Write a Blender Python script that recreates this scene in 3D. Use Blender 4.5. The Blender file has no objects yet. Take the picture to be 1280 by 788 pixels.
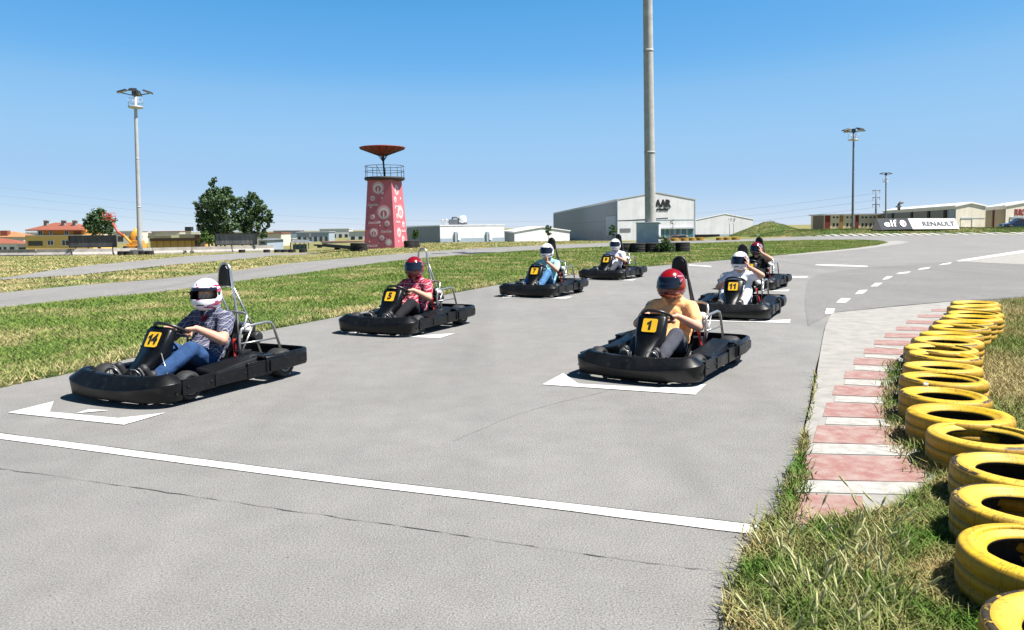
import bpy, bmesh, math, random
import numpy as np
from mathutils import Vector, Matrix
from mathutils.geometry import tessellate_polygon
random.seed(7)
RNG = np.random.default_rng(11)
S = bpy.context.scene
C = S.collection
R_ = math.radians
PI = math.pi

# ------------------------------------------------------------------ camera model
F, CX, CY, H = 950.0, 640.0, 360.0, 1.4
TH, PT = R_(.7), math.atan(75 / 950.0)


def sst(a, b, x):
    t = min(1, max(0, (x - a) / (b - a)))
    return t * t * (3 - 2 * t)


def terr(x, y):
    if y < 25:
        return 0.0
    b = x / max(y, 1)
    wl = 1 - sst(-.31, -.13, b)
    wr = sst(.2, .32, b)
    z = -wl * .02 * min(60, max(0, y - 32))
    yr = 78 + 34 * wr + 26 * wl
    z -= min(2.2, max(0, .03 * (y - yr)))
    return z


def ray(px, py):
    a, b = px - CX, CY - py
    u = a * math.cos(TH) + b * math.sin(TH)
    v = -a * math.sin(TH) + b * math.cos(TH)
    return (u, F * math.cos(PT) + v * math.sin(PT), -F * math.sin(PT) + v * math.cos(PT))


def G(px, py, z=0.0):
    r = ray(px, py)
    t = (z - H) / r[2]
    return Vector((r[0] * t, r[1] * t, z))


def GT(px, py):
    """where the sight line meets the sloping ground"""
    r = ray(px, py)
    y = 2.0
    while y < 400:
        t = y / r[1]
        if H + r[2] * t <= terr(r[0] * t, y):
            break
        y *= 1.004
    t = y / r[1]
    return Vector((r[0] * t, y, terr(r[0] * t, y)))


def P(px, py, Y):
    r = ray(px, py)
    t = Y / r[1]
    return Vector((r[0] * t, Y, H + r[2] * t))


# ------------------------------------------------------------------ materials
MATS = {}


class NT:
    def __init__(s, name):
        s.m = bpy.data.materials.new(name)
        s.m.use_nodes = True
        s.t = s.m.node_tree
        s.n = s.t.nodes
        s.bsdf = s.n['Principled BSDF']

    def node(s, typ, **kw):
        o = s.n.new(typ)
        for k, v in kw.items():
            setattr(o, k, v)
        return o

    def link(s, a, b):
        s.t.links.new(a, b)

    def coord(s, kind='Object'):
        return s.node('ShaderNodeTexCoord').outputs[kind]

    def noise(s, scale, detail=4, rough=.6, vec=None, dist=0):
        o = s.node('ShaderNodeTexNoise')
        o.inputs['Scale'].default_value = scale
        o.inputs['Detail'].default_value = detail
        o.inputs['Roughness'].default_value = rough
        o.inputs['Distortion'].default_value = dist
        s.link(vec if vec is not None else s.coord(), o.inputs['Vector'])
        return o.outputs['Fac']

    def ramp(s, fac, stops, interp='LINEAR'):
        o = s.node('ShaderNodeValToRGB')
        cr = o.color_ramp
        cr.interpolation = interp
        while len(cr.elements) < len(stops):
            cr.elements.new(.5)
        for e, (p, c) in zip(cr.elements, stops):
            e.position = p
            e.color = (c[0], c[1], c[2], 1) if not isinstance(c, (int, float)) else (c, c, c, 1)
        s.link(fac, o.inputs['Fac'])
        return o.outputs['Color']

    def math(s, op, a, b=None, c=None, clamp=False):
        o = s.node('ShaderNodeMath', operation=op, use_clamp=clamp)
        for i, x in enumerate((a, b, c)):
            if x is None:
                continue
            if isinstance(x, (int, float)):
                o.inputs[i].default_value = x
            else:
                s.link(x, o.inputs[i])
        return o.outputs[0]

    def mix(s, fac, a, b, mode='MIX'):
        o = s.node('ShaderNodeMix', data_type='RGBA', blend_type=mode)
        for i, x in ((0, fac), (6, a), (7, b)):
            if isinstance(x, (int, float)):
                o.inputs[i].default_value = x
            elif isinstance(x, tuple):
                o.inputs[i].default_value = (x[0], x[1], x[2], 1)
            else:
                s.link(x, o.inputs[i])
        return o.outputs[2]

    def sep(s, vec):
        o = s.node('ShaderNodeSeparateXYZ')
        s.link(vec, o.inputs[0])
        return o.outputs

    def base(s, col):
        if isinstance(col, tuple):
            s.bsdf.inputs['Base Color'].default_value = (col[0], col[1], col[2], 1)
        else:
            s.link(col, s.bsdf.inputs['Base Color'])

    def set(s, rough=.6, metal=0, spec=.5, coat=0):
        s.bsdf.inputs['Roughness'].default_value = rough
        s.bsdf.inputs['Metallic'].default_value = metal
        s.bsdf.inputs['Specular IOR Level'].default_value = spec
        s.bsdf.inputs['Coat Weight'].default_value = coat

    def bump(s, h, strength=.3, dist=.01):
        o = s.node('ShaderNodeBump')
        o.inputs['Strength'].default_value = strength
        o.inputs['Distance'].default_value = dist
        s.link(h, o.inputs['Height'])
        s.link(o.outputs[0], s.bsdf.inputs['Normal'])


def simple(name, col, rough=.6, metal=0, spec=.5, coat=0, var=.12, scale=6., bump=0, bscale=60, col2=None):
    if name in MATS:
        return MATS[name]
    t = NT(name)
    c2 = col2 or tuple(max(0, v * (1 - 2.2 * var)) for v in col)
    f = t.noise(scale, 5, .65)
    t.base(t.ramp(f, [(.32, c2), (.62, col)]))
    t.set(rough, metal, spec, coat)
    if bump:
        t.bump(t.noise(bscale, 3), bump)
    MATS[name] = t.m
    return t.m


def m_asphalt(name, lo, hi, seed=0):
    t = NT(name)
    co = t.coord()
    big = t.noise(.35, 5, .6, co)
    mid = t.noise(3.5, 4, .6, co)
    fine = t.noise(120, 4, .85, co)
    vor = t.node('ShaderNodeTexVoronoi')
    vor.inputs['Scale'].default_value = 95
    t.link(co, vor.inputs['Vector'])
    c = t.ramp(big, [(.3, lo), (.7, hi)])
    c = t.mix(.35, c, t.ramp(mid, [(.3, (.72,) * 3), (.7, (1.12,) * 3)]), 'MULTIPLY')
    c = t.mix(.9, c, t.ramp(fine, [(.33, (.30,) * 3), (.5, (1,) * 3), (.66, (1.55,) * 3)]), 'MULTIPLY')
    # sparse dark stones
    c = t.mix(t.math('MULTIPLY', t.ramp(t.noise(34, 2, .9, co), [(.29, 1.), (.34, 0.)]), .55), c, (.035, .034, .033))
    # soft stains and patches of older surface
    c = t.mix(.25, c, t.ramp(t.noise(1.1, 6, .7, co, .8), [(.34, (.86, .855, .85)), (.5, (1,) * 3), (.68, (1.06, 1.055, 1.04))]), 'MULTIPLY')
    # oil and rubber darkening in long faint streaks
    mp = t.node('ShaderNodeMapping')
    mp.inputs['Rotation'].default_value = (0, 0, R_(20.8))
    mp.inputs['Scale'].default_value = (1.3, .07, 1)
    t.link(co, mp.inputs['Vector'])
    st = t.noise(1.0, 3, .5, mp.outputs[0])
    c = t.mix(t.math('MULTIPLY', t.ramp(st, [(.50, 0.), (.72, 1.)]), .25), c, (lo[0] * .55, lo[1] * .55, lo[2] * .56))
    t.base(c)
    t.set(.85, 0, .3)
    t.bump(t.math('ADD', fine, vor.outputs['Distance']), .5, .006)
    return t.m


def m_grass_ground(name, dry=.5, scale=1.0):
    t = NT(name)
    co = t.coord()
    a = t.noise(.55 * scale, 5, .65, co, .4)
    b = t.noise(9, 5, .7, co)
    d = t.noise(60, 3, .8, co)
    green = t.ramp(b, [(.3, (.030, .055, .012)), (.55, (.075, .125, .028)), (.75, (.13, .18, .05))])
    brown = t.ramp(b, [(.3, (.13, .10, .045)), (.55, (.30, .245, .115)), (.75, (.40, .345, .19))])
    f = t.math('ADD', t.math('MULTIPLY', a, .75), t.math('MULTIPLY', b, .25))
    c = t.mix(t.ramp(f, [(dry - .09, 0.), (dry + .09, 1.)]), brown, green)
    c = t.mix(.5, c, t.ramp(d, [(.35, (.45,) * 3), (.65, (1.35,) * 3)]), 'MULTIPLY')
    t.base(c)
    t.set(.95, 0, .15)
    t.bump(t.math('ADD', b, d), .8, .04)
    return t.m


def m_blade(name, dry=.5, greens=((.055, .105, .018), (.20, .28, .065)), browns=((.24, .19, .075), (.55, .48, .26)), scale=.55):
    t = NT(name)
    co = t.coord()
    a = t.noise(scale, 5, .65, co, .4)
    k = t.noise(37, 2, .9, co)
    b = t.noise(9, 5, .7, co)
    f = t.math('ADD', t.math('ADD', t.math('MULTIPLY', a, .6), t.math('MULTIPLY', b, .2)), t.math('MULTIPLY', k, .2))
    green = t.ramp(k, [(.3, greens[0]), (.7, greens[1])])
    brown = t.ramp(k, [(.3, browns[0]), (.7, browns[1])])
    t.base(t.mix(t.ramp(f, [(dry - .07, 0.), (dry + .07, 1.)]), brown, green))
    t.set(.95, 0, .06)
    return t.m


def m_plastic():
    t = NT('black_moulded_plastic')
    co = t.coord()
    s = t.noise(16, 6, .75, co, .6)
    s2 = t.noise(3, 3, .5, co)
    c = t.ramp(s, [(.35, (.0022, .0026, .0034)), (.56, (.0042, .005, .0062)), (.66, (.009, .010, .012)), (.74, (.06, .062, .065))])
    t.base(c)
    t.set(.42, 0, .28)
    t.link(t.ramp(s2, [(.3, .26), (.7, .46)]), t.bsdf.inputs['Roughness'])
    t.bump(s, .15, .004)
    return t.m


def m_paint_line():
    t = NT('worn_white_road_paint')
    co = t.coord()
    w = t.noise(22, 5, .8, co)
    c = t.ramp(w, [(.33, (.24, .24, .235)), (.43, (.50, .50, .485)), (.7, (.64, .64, .62))])
    t.base(c)
    t.set(.7, 0, .3)
    t.bump(t.noise(75, 3, .75, co), .4, .005)
    return t.m


def m_yellow_tyre():
    t = NT('yellow_painted_rubber')
    co = t.coord()
    info = t.node('ShaderNodeObjectInfo').outputs['Random']
    off = t.node('ShaderNodeCombineXYZ')
    t.link(t.math('MULTIPLY', info, 7.0), off.inputs[0])
    t.link(t.math('MULTIPLY', info, 3.0), off.inputs[1])
    va = t.node('ShaderNodeVectorMath', operation='ADD')
    t.link(co, va.inputs[0]); t.link(off.outputs[0], va.inputs[1])
    cv = va.outputs[0]
    w = t.noise(11, 6, .75, cv, .5)
    w2 = t.noise(3.2, 3, .6, cv)
    x, y, z = t.sep(co)[0:3]
    rad = t.math('SQRT', t.math('ADD', t.math('MULTIPLY', x, x), t.math('MULTIPLY', y, y)))
    yel = t.ramp(w2, [(.3, (.47, .285, .010)), (.7, (.60, .385, .016))])
    yel = t.mix(t.math('MULTIPLY', t.math('GREATER_THAN', info, .55), .25), yel, (.62, .46, .10))
    # tread wall: thin, stained paint, browned to put the wall's shade into the colour too
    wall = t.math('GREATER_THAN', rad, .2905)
    stain_shade = t.ramp(t.noise(6, 6, .75, cv), [(.30, (.30, .155, .014)), (.55, (.40, .235, .016)), (.75, (.18, .09, .013))])
    c = t.mix(wall, yel, stain_shade)
    # bare black rubber where the shoulder has been rubbed
    band = t.math('MULTIPLY', t.math('GREATER_THAN', rad, .268), t.math('LESS_THAN', rad, .2915))
    band = t.math('MULTIPLY', band, t.math('GREATER_THAN', z, .15))
    arc = t.ramp(t.noise(2.6, 2, .5, cv), [(.50, 0.), (.56, 1.)])
    ragged = t.ramp(t.noise(26, 4, .8, cv), [(.36, 0.), (.44, 1.)])
    scuff = t.ramp(w, [(.30, 1.), (.36, 0.)])
    f = t.math('MAXIMUM', t.math('MULTIPLY', t.math('MULTIPLY', band, arc), ragged), scuff)
    c = t.mix(f, c, (.022, .018, .012))
    # fine radial cracks in the paint
    ang = t.math('ARCTAN2', y, x)
    cmb = t.node('ShaderNodeCombineXYZ')
    t.link(t.math('MULTIPLY', ang, 9.0), cmb.inputs[0])
    t.link(t.math('MULTIPLY', rad, 6.0), cmb.inputs[1])
    t.link(t.math('MULTIPLY', info, 20.0), cmb.inputs[2])
    ck = t.noise(1.0, 3, .6, cmb.outputs[0])
    c = t.mix(t.ramp(t.math('ABSOLUTE', t.math('SUBTRACT', ck, .5)), [(.004, .75), (.012, 0.)]), c, (.10, .06, .015))
    dirt = t.ramp(t.noise(7, 5, .7, cv), [(.5, 0.), (.78, .5)])
    c = t.mix(dirt, c, (.24, .15, .04))
    t.base(c)
    t.set(.55, 0, .35)
    t.bump(w, .35, .006)
    return t.m


def m_plaid(name, ground, band, line, k=38.0, thresh=.35):
    t = NT(name)
    co = t.coord()
    x, y, z = t.sep(co)[0:3]
    yy = t.math('ADD', y, t.math('MULTIPLY', x, .55))
    zz = t.math('ADD', z, t.math('MULTIPLY', x, .35))
    def band_(v, kk, ph, th):
        s = t.math('SINE', t.math('ADD', t.math('MULTIPLY', v, kk), ph))
        return t.math('GREATER_THAN', s, th)
    bv, bh = band_(yy, k * 3.2, 0, thresh), band_(zz, k * 3.2, .6, thresh)
    lv, lh = band_(yy, k * 3.2, 2.6, .86), band_(zz, k * 3.2, 3.2, .86)
    f = t.math('MULTIPLY', t.math('ADD', bv, bh), .5)
    c = t.mix(f, ground, band)
    c = t.mix(t.math('MULTIPLY', t.math('MAXIMUM', lv, lh), .8), c, line)
    t.base(c)
    t.set(.9, 0, .2)
    t.bump(t.noise(30, 3, .6, co), .25, .01)
    return t.m


def m_cloth(name, col, var=.12):
    t = NT(name)
    co = t.coord()
    n = t.noise(14, 5, .65, co)
    t.base(t.ramp(n, [(.3, tuple(v * (1 - var) for v in col)), (.7, tuple(min(1, v * (1 + var * .5)) for v in col))]))
    t.set(.9, 0, .2)
    t.bump(t.noise(24, 4, .6, co, .8), .4, .012)
    return t.m


def m_helmet(name, base, stripe, accent, lower=None, amount=.56):
    t = NT(name)
    co = t.coord()
    x, y, z = t.sep(co)[0:3]
    ay = t.math('ABSOLUTE', y)
    mp = t.node('ShaderNodeMapping')
    mp.inputs['Scale'].default_value = (5, 7, 16)
    mp.inputs['Rotation'].default_value = (0, .5, 0)
    t.link(co, mp.inputs['Vector'])
    n = t.noise(1.0, 2, .5, mp.outputs[0], 1.2)
    f1 = t.ramp(n, [(amount, 0.), (amount + .02, 1.)])
    f2 = t.ramp(n, [(amount + .06, 0.), (amount + .08, 1.)])
    c = base
    if lower:
        c = t.mix(t.math('LESS_THAN', t.math('ADD', z, t.math('MULTIPLY', x, -.35)), -.03), base, lower)
    c = t.mix(f1, c, stripe)
    c = t.mix(f2, c, accent)
    t.base(c)
    t.set(.18, 0, .5, .6)
    return t.m


def m_skin():
    t = NT('skin')
    n = t.noise(18, 4, .6)
    t.base(t.ramp(n, [(.3, (.46, .24, .16)), (.7, (.58, .33, .23))]))
    t.set(.55, 0, .35)
    t.bsdf.inputs['Subsurface Weight'].default_value = .05
    return t.m


def m_corrugated(name, col, axis=0, k=12., rough=.5):
    t = NT(name)
    co = t.coord()
    v = t.sep(co)
    w = t.math('SINE', t.math('MULTIPLY', t.math('ADD', v[0], v[1]), k))
    n = t.noise(.4, 4, .6, co)
    c = t.ramp(n, [(.3, tuple(a * .86 for a in col)), (.7, col)])
    streak = t.node('ShaderNodeMapping')
    streak.inputs['Scale'].default_value = (1.2, 1.2, .06)
    t.link(co, streak.inputs['Vector'])
    c = t.mix(.35, c, t.ramp(t.noise(1, 4, .7, streak.outputs[0]), [(.35, (.75,) * 3), (.65, (1.06,) * 3)]), 'MULTIPLY')
    t.base(c)
    t.set(rough, 0, .4)
    t.bump(w, .5, .03)
    return t.m


def m_visor():
    t = NT('dark_tinted_visor')
    t.base((.010, .012, .022))
    t.set(.10, 0, .35, .15)
    return t.m


M = {}
M['asphalt'] = m_asphalt('weathered_asphalt', (.172, .169, .162), (.206, .202, .194))
M['asphalt2'] = m_asphalt('patched_asphalt', (.148, .145, .140), (.178, .175, .169))
M['lane'] = m_asphalt('pale_lane_asphalt', (.18, .175, .168), (.22, .215, .206))
M['soil'] = m_grass_ground('field_ground', .52)
M['lawn'] = m_grass_ground('infield_turf', .44)
M['blade'] = m_blade('grass_blades', .448)
M['straw'] = m_blade('straw_blades', .56, browns=((.28, .21, .09), (.62, .53, .30)))
M['blade_dry'] = m_blade('dry_grass_blades', .515)
M['blade_tall'] = m_blade('tall_verge_grass', .495, ((.022, .075, .012), (.14, .25, .045)), ((.24, .17, .065), (.58, .50, .26)), 1.9)
M['concrete'] = simple('pale_concrete', (.275, .265, .245), .9, var=.12, scale=5, bump=.3, bscale=40)
M['kerb_red'] = simple('faded_red_paint', (.225, .105, .092), .85, var=.1, scale=10, bump=.3, bscale=50, col2=(.285, .215, .192))
M['kerb_white'] = simple('chalky_white_paint', (.36, .35, .325), .85, var=.16, scale=14, bump=.25, bscale=50)
M['line'] = m_paint_line()
M['tar'] = simple('tar_seam', (.075, .070, .064), .8, var=.2, scale=30)
M['seam'] = simple('hairline_crack', (.085, .08, .075), .9, var=.2, scale=30)
M['plastic'] = m_plastic()
M['rubber'] = simple('tyre_rubber', (.016, .016, .017), .7, var=.25, scale=20, bump=.2)
M['oldrubber'] = simple('weathered_black_rubber', (.02, .019, .018), .85, var=.25, scale=8, bump=.3)
M['steel'] = simple('brushed_steel_tube', (.50, .50, .49), .32, .85, var=.1, scale=20)
M['darksteel'] = simple('dark_steel', (.05, .05, .052), .45, .5, var=.2, scale=15)
M['blacktube'] = simple('black_enamel_tube', (.015, .015, .016), .35, 0, var=.1)
M['redtube'] = simple('red_enamel', (.42, .012, .012), .4, 0, var=.1)
M['rim'] = simple('dull_alloy', (.22, .22, .22), .45, .6, var=.2, scale=20)
M['white_plastic'] = simple('white_plastic', (.68, .68, .66), .4, 0, var=.05)
M['plate'] = simple('yellow_number_plate', (.80, .46, .018), .45, 0, var=.04)
M['ink'] = simple('black_print', (.008, .008, .008), .6, 0, var=.05)
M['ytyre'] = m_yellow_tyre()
M['skin'] = m_skin()
M['visor'] = m_visor()
M['lining'] = simple('helmet_lining', (.012, .012, .013), .9)
M['galv'] = simple('galvanised_steel', (.52, .53, .53), .45, .3, var=.1, scale=3)
M['polecon'] = simple('spun_concrete_pole', (.40, .39, .36), .85, var=.12, scale=2.5, bump=.15)
M['white'] = simple('white_paint', (.72, .72, .71), .6, 0, var=.06, scale=2)
M['cream'] = simple('cream_render', (.62, .56, .45), .8, 0, var=.06, scale=2)
M['bark'] = simple('grey_brown_bark', (.17, .14, .11), .9, var=.25, scale=8, bump=.4, bscale=20)
M['glass'] = simple('dark_window_glass', (.03, .035, .045), .12, 0, .6)
M['teal'] = simple('teal_glazing', (.05, .16, .19), .2, 0, .5)


# ------------------------------------------------------------------ mesh builder
class MB:
    def __init__(s):
        s.v, s.f, s.sm, s.mi = [], [], [], []

    def add(s, vs, fs, smooth=False, mi=0):
        o = len(s.v)
        s.v += [tuple(p) for p in vs]
        for f in fs:
            s.f.append([i + o for i in f])
            s.sm.append(smooth)
            s.mi.append(mi)
        return s

    def box(s, c, d, M_=None, mi=0, taper=(1, 1), shift=(0, 0)):
        x, y, z = d[0] / 2, d[1] / 2, d[2] / 2
        vs = []
        for sz in (-1, 1):
            tx, ty = taper if sz > 0 else (1, 1)
            ox, oy = shift if sz > 0 else (0, 0)
            for sx, sy in ((-1, -1), (1, -1), (1, 1), (-1, 1)):
                p = Vector((sx * x * tx + ox, sy * y * ty + oy, sz * z))
                if M_ is not None:
                    p = M_ @ p
                vs.append(p + Vector(c))
        s.add(vs, [(0, 3, 2, 1), (4, 5, 6, 7), (0, 1, 5, 4), (1, 2, 6, 5), (2, 3, 7, 6), (3, 0, 4, 7)], False, mi)
        return s

    def tube(s, pts, r, n=8, closed=False, mi=0, cap=True):
        pts = [Vector(p) for p in pts]
        k = len(pts)
        rs = r if isinstance(r, (list, tuple)) else [r] * k
        tang = []
        for i in range(k):
            if closed:
                t = pts[(i + 1) % k] - pts[i - 1]
            else:
                t = pts[min(i + 1, k - 1)] - pts[max(i - 1, 0)]
            tang.append(t.normalized())
        up = Vector((0, 0, 1)) if abs(tang[0].z) < .9 else Vector((1, 0, 0))
        nrm = (up - tang[0] * up.dot(tang[0])).normalized()
        vs = []
        for i in range(k):
            nrm = (nrm - tang[i] * nrm.dot(tang[i])).normalized()
            b = tang[i].cross(nrm)
            for j in range(n):
                a = 2 * PI * j / n
                vs.append(pts[i] + (nrm * math.cos(a) + b * math.sin(a)) * rs[i])
        fs = []
        for i in range(k if closed else k - 1):
            i2 = (i + 1) % k
            for j in range(n):
                j2 = (j + 1) % n
                fs.append((i * n + j, i * n + j2, i2 * n + j2, i2 * n + j))
        o = len(s.v)
        s.add(vs, fs, True, mi)
        if cap and not closed:
            s.f.append([o + j for j in range(n)][::-1]); s.sm.append(False); s.mi.append(mi)
            s.f.append([o + (k - 1) * n + j for j in range(n)]); s.sm.append(False); s.mi.append(mi)
        return s

    def lathe(s, prof, n=24, c=(0, 0, 0), M_=None, mi=0, smooth=True, closed=False, cap=True):
        vs, fs = [], []
        c = Vector(c)
        for (r, z) in prof:
            for j in range(n):
                a = 2 * PI * j / n
                p = Vector((r * math.cos(a), r * math.sin(a), z))
                if M_ is not None:
                    p = M_ @ p
                vs.append(p + c)
        k = len(prof)
        for i in range(k if closed else k - 1):
            i2 = (i + 1) % k
            for j in range(n):
                j2 = (j + 1) % n
                fs.append((i * n + j, i * n + j2, i2 * n + j2, i2 * n + j))
        if cap and not closed:
            fs.append(tuple(range(n))[::-1])
            fs.append(tuple((k - 1) * n + j for j in range(n)))
        s.add(vs, fs, smooth, mi)
        return s

    def prism(s, poly, z0, z1, mi=0, M_=None, c=(0, 0, 0)):
        n = len(poly)
        ar = sum(poly[i][0] * poly[(i + 1) % n][1] - poly[(i + 1) % n][0] * poly[i][1] for i in range(n))
        if ar < 0:
            poly = poly[::-1]
        vs = [Vector((p[0], p[1], z0)) for p in poly] + [Vector((p[0], p[1], z1)) for p in poly]
        if M_ is not None:
            vs = [M_ @ v for v in vs]
        vs = [v + Vector(c) for v in vs]
        fs = [tuple(range(n))[::-1], tuple(range(n, 2 * n))]
        for i in range(n):
            j = (i + 1) % n
            fs.append((i, j, n + j, n + i))
        s.add(vs, fs, False, mi)
        return s

    def loft(s, rings, smooth=True, cap=True, closed=True, mi=0):
        n = len(rings[0])
        vs = [p for r in rings for p in r]
        fs = []
        for i in range(len(rings) - 1):
            for j in range(n if closed else n - 1):
                j2 = (j + 1) % n
                fs.append((i * n + j, i * n + j2, (i + 1) * n + j2, (i + 1) * n + j))
        if cap:
            fs.append(tuple(range(n))[::-1])
            fs.append(tuple((len(rings) - 1) * n + j for j in range(n)))
        s.add(vs, fs, smooth, mi)
        return s

    def sweep(s, path, prof, smooth=True, mi=0):
        """profile (outward offset, z) carried along a plan path (x, y)"""
        k = len(path)
        rings = []
        for i in range(k):
            a, b = Vector(path[max(i - 1, 0)]), Vector(path[min(i + 1, k - 1)])
            t = (b - a).normalized()
            n = Vector((t.y, -t.x))
            rings.append([(path[i][0] + n.x * o, path[i][1] + n.y * o, z) for o, z in prof])
        return s.loft(rings, smooth, mi=mi)

    def ell(s, c, r, M_=None, nu=16, nv=10, mi=0):
        vs, fs = [], []
        c = Vector(c)
        for i in range(nv + 1):
            th = PI * i / nv
            for j in range(nu):
                ph = 2 * PI * j / nu
                p = Vector((r[0] * math.sin(th) * math.cos(ph), r[1] * math.sin(th) * math.sin(ph), r[2] * math.cos(th)))
                if M_ is not None:
                    p = M_ @ p
                vs.append(p + c)
        for i in range(nv):
            for j in range(nu):
                j2 = (j + 1) % nu
                fs.append((i * nu + j, (i + 1) * nu + j, (i + 1) * nu + j2, i * nu + j2))
        s.add(vs, fs, True, mi)
        return s

    def cap2(s, a, b, ra, rb, n=12):
        """closed tapered capsule"""
        a, b = Vector(a), Vector(b)
        d = (b - a)
        L = d.length
        q = d.to_track_quat('Z', 'Y').to_matrix() if L > 1e-6 else Matrix.Identity(3)
        prof = []
        for i in range(5):
            t = PI / 2 * i / 4
            prof.append((max(1e-4, ra * math.sin(t)), -ra * math.cos(t)))
        for i in range(5):
            t = PI / 2 * i / 4
            prof.append((max(1e-4, rb * math.cos(t)), L + rb * math.sin(t)))
        s.lathe(prof, n, a, q)
        return s

    def mesh(s, name, mats, recalc=False):
        me = bpy.data.meshes.new(name)
        me.from_pydata([tuple(p) for p in s.v], [], s.f)
        for m in mats:
            me.materials.append(m)
        me.polygons.foreach_set('use_smooth', s.sm)
        me.polygons.foreach_set('material_index', s.mi)
        if recalc:
            bm = bmesh.new()
            bm.from_mesh(me)
            bmesh.ops.recalc_face_normals(bm, faces=bm.faces)
            bm.to_mesh(me)
            bm.free()
        me.update()
        return me


def link(name, me, parent=None, bevel=0, loc=None, rot=None, seg=2):
    o = bpy.data.objects.new(name, me)
    C.objects.link(o)
    if parent is not None:
        o.parent = parent
    if loc is not None:
        o.location = loc
    if rot is not None:
        o.rotation_euler = rot
    if bevel:
        md = o.modifiers.new('bevel', 'BEVEL')
        md.width = bevel
        md.segments = seg
        md.limit_method = 'ANGLE'
        md.angle_limit = R_(35)
        md.harden_normals = False
    return o


def part(name, mb, mats, parent=None, bevel=0, recalc=True, label=None, **kw):
    if not isinstance(mats, (list, tuple)):
        mats = [mats]
    o = link(name, mb.mesh(name, mats, recalc), parent, bevel, **kw)
    if label:
        o['label'] = label
    return o


def empty(name, loc=(0, 0, 0), rz=0):
    o = bpy.data.objects.new(name, None)
    C.objects.link(o)
    o.location = loc
    o.rotation_euler = (0, 0, rz)
    o.empty_display_size = .2
    return o


def tag(o, label, cat, group=None):
    o['label'] = label
    o['category'] = cat
    if group:
        o['group'] = group
    return o


def kind(o, k='structure'):
    o['kind'] = k
    return o


_font_cache = {}


def text_mesh(name, body, size, mat, shear=0, extrude=.002, bold=0, align='CENTER', xs=1):
    cu = bpy.data.curves.new(name, 'FONT')
    cu.body = body
    cu.size = size
    cu.shear = shear
    cu.extrude = extrude
    cu.offset = bold
    cu.align_x = align
    cu.align_y = 'CENTER'
    cu.resolution_u = 4
    o = bpy.data.objects.new('tmp_text', cu)
    C.objects.link(o)
    dg = bpy.context.evaluated_depsgraph_get()
    me = bpy.data.meshes.new_from_object(o.evaluated_get(dg))
    bpy.data.objects.remove(o)
    bpy.data.curves.remove(cu)
    me.materials.clear()
    me.materials.append(mat)
    me.name = name
    if xs != 1:
        me.transform(Matrix.Diagonal((xs, 1, 1, 1)))
    return me


def frame(o, ux, uy, origin):
    """matrix with local x, y axes on a wall"""
    ux, uy = Vector(ux).normalized(), Vector(uy)
    uy = (uy - ux * uy.dot(ux)).normalized()
    n = ux.cross(uy)
    m = Matrix((ux, uy, n)).transposed().to_4x4()
    m.translation = origin
    return m


# ------------------------------------------------------------------ ground and roads
XS = sorted(set([-3000, -1200, -500, -300, -200] + list(range(-140, 141, 4)) + [200, 300, 500, 1200, 3000]))
YS = sorted(set([-60, -25] + list(range(-8, 200, 3)) + [230, 280, 400, 700, 1500, 3000, 6000]))


def build_ground():
    mb = MB()
    vs = [(x, y, terr(x, y) - .03) for y in YS for x in XS]
    nx = len(XS)
    fs = []
    for j in range(len(YS) - 1):
        for i in range(nx - 1):
            fs.append((j * nx + i, j * nx + i + 1, (j + 1) * nx + i + 1, (j + 1) * nx + i))
    mb.add(vs, fs, True)
    return kind(part('ground', mb, M['soil'], recalc=False))


def sheet(name, pts, off, mat, parent=None, cut=True, thick=0, k='structure', fnz=None):
    bm = bmesh.new()
    vs = [bm.verts.new((p[0], p[1], 0)) for p in pts]
    for tri in tessellate_polygon([[Vector((p[0], p[1], 0)) for p in pts]]):
        try:
            bm.faces.new([vs[i] for i in tri])
        except ValueError:
            pass
    if cut:
        x0, x1 = min(p[0] for p in pts), max(p[0] for p in pts)
        y0, y1 = min(p[1] for p in pts), max(p[1] for p in pts)
        if y1 > 25:
            for x in XS:
                if x0 < x < x1:
                    bmesh.ops.bisect_plane(bm, geom=bm.verts[:] + bm.edges[:] + bm.faces[:], plane_co=(x, 0, 0), plane_no=(1, 0, 0))
            for y in YS:
                if y0 < y < y1:
                    bmesh.ops.bisect_plane(bm, geom=bm.verts[:] + bm.edges[:] + bm.faces[:], plane_co=(0, y, 0), plane_no=(0, 1, 0))
    for v in bm.verts:
        v.co.z = terr(v.co.x, v.co.y) + off
    bmesh.ops.recalc_face_normals(bm, faces=bm.faces[:])
    for f in bm.faces:
        f.normal_update()
        if f.normal.z < 0:
            f.normal_flip()
    if thick:
        be = [e for e in bm.edges if len(e.link_faces) == 1]
        r = bmesh.ops.extrude_edge_only(bm, edges=be)
        for v in [g for g in r['geom'] if isinstance(g, bmesh.types.BMVert)]:
            v.co.z -= thick
    me = bpy.data.meshes.new(name)
    bm.to_mesh(me)
    bm.free()
    me.materials.append(mat)
    o = link(name, me, parent)
    if parent is None:
        kind(o, k)
    return o


def smooth_poly(pts, sub=4, jit=0):
    """open Catmull-Rom through points"""
    out = []
    n = len(pts)
    for i in range(n - 1):
        p0, p1, p2, p3 = (Vector(pts[max(i - 1, 0)]), Vector(pts[i]), Vector(pts[i + 1]), Vector(pts[min(i + 2, n - 1)]))
        for k in range(sub):
            t = k / sub
            q = .5 * (2 * p1 + (p2 - p0) * t + (2 * p0 - 5 * p1 + 4 * p2 - p3) * t * t + (3 * p1 - p0 - 3 * p2 + p3) * t ** 3)
            if jit:
                q = q + Vector([random.uniform(-jit, jit) for _ in q])
            out.append(tuple(q))
    out.append(tuple(pts[-1]))
    return out


def gp(l):
    return [(lambda v: (v.x, v.y))(GT(*p)) for p in l]


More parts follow.
